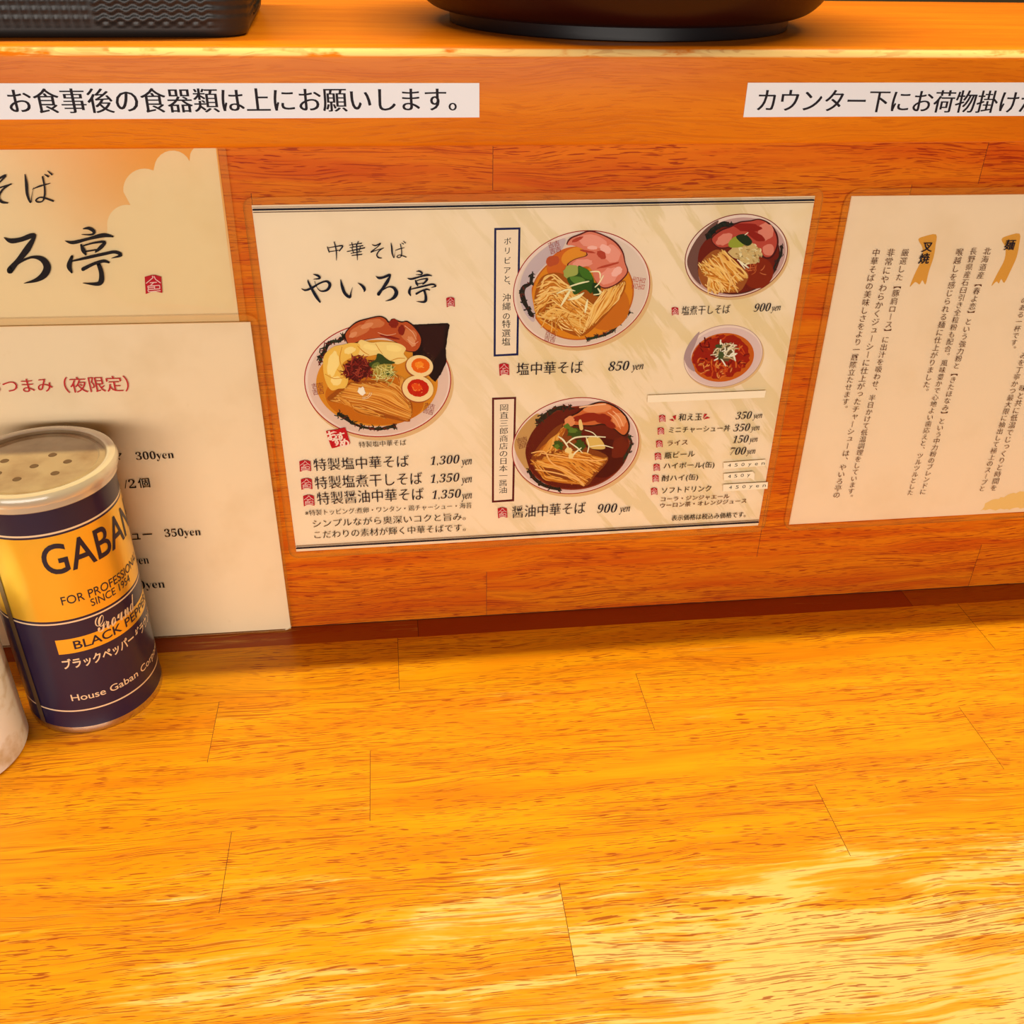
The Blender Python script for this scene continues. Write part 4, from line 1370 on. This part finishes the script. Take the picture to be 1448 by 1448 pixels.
for k_, (dx, dy) in enumerate(((0.006, 0.0085), (-0.0165, 0.004), (0.0, -0.003), (0.0155, 0.0005), (-0.0045, -0.016), (0.0125, -0.0115), (-0.016, -0.009))):
    q = lathe('shaker_hole', [(0.0, 0.0003), (0.0018, 0.0003), (0.0022, 0.0)], M['hole'], lid, None, 20, (CX + dx, CY + dy, LT - 0.0026))
    q.matrix_parent_inverse = Matrix.Identity(4)
    q.matrix_parent_inverse = Matrix.Translation(can.location).inverted()
    q.location = can.location

# ------------------------------------------------------------------ white pot at the left edge
M['pot'] = mat('stained_white_plastic', (0.86, 0.85, 0.82), 0.5)
nt = M['pot'].node_tree
tc = node(nt, 'ShaderNodeTexCoord')
n1 = node(nt, 'ShaderNodeTexNoise')
n1.inputs['Scale'].default_value = 55
n1.inputs['Detail'].default_value = 5
nt.links.new(tc.outputs['Object'], n1.inputs['Vector'])
mr = node(nt, 'ShaderNodeMapRange')
nt.links.new(n1.outputs['Fac'], mr.inputs[0])
mr.inputs[1].default_value, mr.inputs[2].default_value = 0.50, 0.70
mx = node(nt, 'ShaderNodeMix', data_type='RGBA')
nt.links.new(mr.outputs[0], mx.inputs[0])
mx.inputs[6].default_value = (0.86, 0.85, 0.82, 1)
mx.inputs[7].default_value = (0.52, 0.38, 0.18, 1)
nt.links.new(mx.outputs[2], nt.nodes['Principled BSDF'].inputs['Base Color'])
PX, PY, PR = -0.1815, -0.0925, 0.0362
pot = thing('seasoning_pot', 'white stained round pot cut off by the left edge, beside the pepper can', 'pot', (PX, PY, 0))
lathe('body', [(0.0, 0.0006), (PR - 0.004, 0.0), (PR - 0.0012, 0.0012), (PR, 0.004), (PR, 0.074), (PR - 0.002, 0.0765), (PR - 0.004, 0.0765)], M['pot'], pot, None, 80, (PX, PY, 0))
lathe('lid', [(PR - 0.004, 0.0766), (PR - 0.0005, 0.0772), (PR + 0.0006, 0.0800), (PR - 0.002, 0.0850), (PR * 0.5, 0.0885), (0.006, 0.0890), (0.006, 0.094), (0.0, 0.096)], M['pot'], pot, None, 80, (PX, PY, 0))

# ------------------------------------------------------------------ lacquer bowl on the ledge
M['lacquer'] = mat('dark_red_lacquer', (0.022, 0.0018, 0.0012), 0.38, coat=0.04, coat_rough=0.12, spec=0.3)
M['lacquer_in'] = mat('red_lacquer_inside', (0.30, 0.016, 0.010), 0.25, coat=0.7)
M['lacquer_foot'] = mat('black_lacquer', (0.005, 0.004, 0.005), 0.40, coat=0.05, spec=0.3)
BX, BY = 0.1985, 0.079
bowl = thing('lacquer_bowl', 'big dark red lacquer bowl standing on the serving ledge', 'bowl', (BX, BY, LZ))


def curve_profile(pts, n=6):
    """round a coarse (radius, z) outline"""
    q = []
    P_ = [pts[0]] + list(pts) + [pts[-1]]
    for i in range(1, len(P_) - 2):
        for j in range(n):
            t = j / n
            q.append(tuple(0.5 * ((2 * b_) + (c_ - a_) * t + (2 * a_ - 5 * b_ + 4 * c_ - d_) * t * t + (-a_ + 3 * b_ - 3 * c_ + d_) * t ** 3)
                           for a_, b_, c_, d_ in zip(*P_[i - 1:i + 3])))
    return q + [P_[-1]]


lathe('body', [(0.0, 0.0065)] + curve_profile([(0.091, 0.0060), (0.0965, 0.0066), (0.1030, 0.0092), (0.1090, 0.0150), (0.1155, 0.026), (0.1230, 0.042), (0.1280, 0.060), (0.1310, 0.078)])
      + [(0.1306, 0.080), (0.1290, 0.079)], M['lacquer'], bowl, None, 128, (BX, BY, LZ))
lathe('inner_surface', curve_profile([(0.1290, 0.079), (0.1258, 0.060), (0.1205, 0.043), (0.112, 0.028), (0.102, 0.0155), (0.09, 0.0105)]) + [(0.0, 0.0100)], M['lacquer_in'], bowl, None, 128, (BX, BY, LZ))
lathe('foot', [(0.0865, 0.0062), (0.0860, 0.0004), (0.0868, 0.0), (0.0915, 0.0), (0.0922, 0.0006), (0.0925, 0.0062)], M['lacquer_foot'], bowl, None, 128, (BX, BY, LZ))

# ------------------------------------------------------------------ black woven tray on the ledge
M['weave'] = mat('black_woven_plastic', (0.013, 0.012, 0.011), 0.45, spec=0.5)
TW, TD, TH = 0.300, 0.160, 0.055
TX1, TY0 = 0.0035, -0.0115      # bottom right front corner
ang = math.radians(3.0)
tray = thing('woven_tray', 'black basket tray with wavy woven pattern standing on the ledge', 'tray', (TX1 - TW / 2, TY0 + TD / 2, LZ))


def tray_loop(off, rad, npc=12):
    """rounded rectangle with outward normals, evenly sampled along the straights"""
    out = []
    hw, hd = TW / 2 + off, TD / 2 + off
    cs = [(hw - rad, hd - rad, 0), (-hw + rad, hd - rad, 90), (-hw + rad, -hd + rad, 180), (hw - rad, -hd + rad, 270)]
    s = 0.0
    for i, (cx, cy_, a0) in enumerate(cs):
        for j in range(npc + 1):
            a = math.radians(a0 + 90 * j / npc)
            out.append((cx + rad * math.cos(a), cy_ + rad * math.sin(a), math.cos(a), math.sin(a)))
        nx_, ny_, _ = cs[(i + 1) % 4]
        a = math.radians(a0 + 90)
        x0, y0 = cx + rad * math.cos(a), cy_ + rad * math.sin(a)
        x1, y1 = nx_ + rad * math.cos(a), ny_ + rad * math.sin(a)
        m_ = int(math.hypot(x1 - x0, y1 - y0) / 0.0009)
        for j in range(1, m_):
            t = j / m_
            out.append((x0 + (x1 - x0) * t, y0 + (y1 - y0) * t, math.cos(a), math.sin(a)))
    return out


def weave_h(s, z):
    """relief height of the woven pattern: wavy cells alternate with ribbed cells"""
    if z < 0.0056:
        return 0.0
    s += 0.050                                    # s runs from the front right corner
    cell = int(math.floor(s / 0.054)) + int(z > 0.034)
    fs = (s / 0.054) % 1
    edge = min(1, min(fs, 1 - fs) / 0.03)
    if cell % 2 == 0:
        return edge * 0.0013 * (0.5 + 0.5 * math.sin(2 * PI * (z / 0.0036) + 1.3 * math.sin(2 * PI * s / 0.0065)))
    return edge * 0.0009 * (0.5 + 0.5 * math.sin(2 * PI * s / 0.0042)) * (0.6 + 0.4 * math.sin(2 * PI * z / 0.0036))


base = tray_loop(0.0, 0.016)
nl = len(base)
lv = [(-0.004, 0.0), (-0.0010, 0.0009), (0.0, 0.0030)] + [(0.0 + 0.16 * (z - 0.003), z) for z in [0.003 + 0.0009 * i for i in range(1, 58)]]
V, Fc = [], []
ca, sa = math.cos(ang), math.sin(ang)
tl = tray.location
# total length for the pattern
acc, L_ = [0.0], 0.0
for i in range(1, nl):
    L_ += math.hypot(base[i][0] - base[i - 1][0], base[i][1] - base[i - 1][1])
    acc.append(L_)
s0 = min((abs(x - (TW / 2 - 0.016)) + abs(y + TD / 2), acc[i]) for i, (x, y, _, _) in enumerate(base))[1]


def put(x, y, z):
    V.append((tl.x + x * ca - y * sa, tl.y + x * sa + y * ca, tl.z + z))
for off, z in lv:
    for i, (x, y, nx_, ny_) in enumerate(base):
        h = off + weave_h(acc[i] - s0, z)
        put(x + nx_ * h, y + ny_ * h, z)
zt = lv[-1][1]
ot = lv[-1][0]
for off, z in ((ot + 0.0012, zt + 0.0008), (ot + 0.0008, zt + 0.0022), (ot - 0.0030, zt + 0.0022), (ot - 0.0036, zt), (-0.0045, 0.004)):
    for x, y, nx_, ny_ in base:
        put(x + nx_ * off, y + ny_ * off, z)
nrow = len(lv) + 5
for j in range(nrow - 1):
    for i in range(nl):
        k_ = (i + 1) % nl
        Fc.append((j * nl + i, j * nl + k_, (j + 1) * nl + k_, (j + 1) * nl + i))
Fc.append(tuple(range(nl - 1, -1, -1)))
Fc.append(tuple((nrow - 1) * nl + i for i in range(nl)))
mesh_obj('basket', V, Fc, M['weave'], tray, smooth=True)
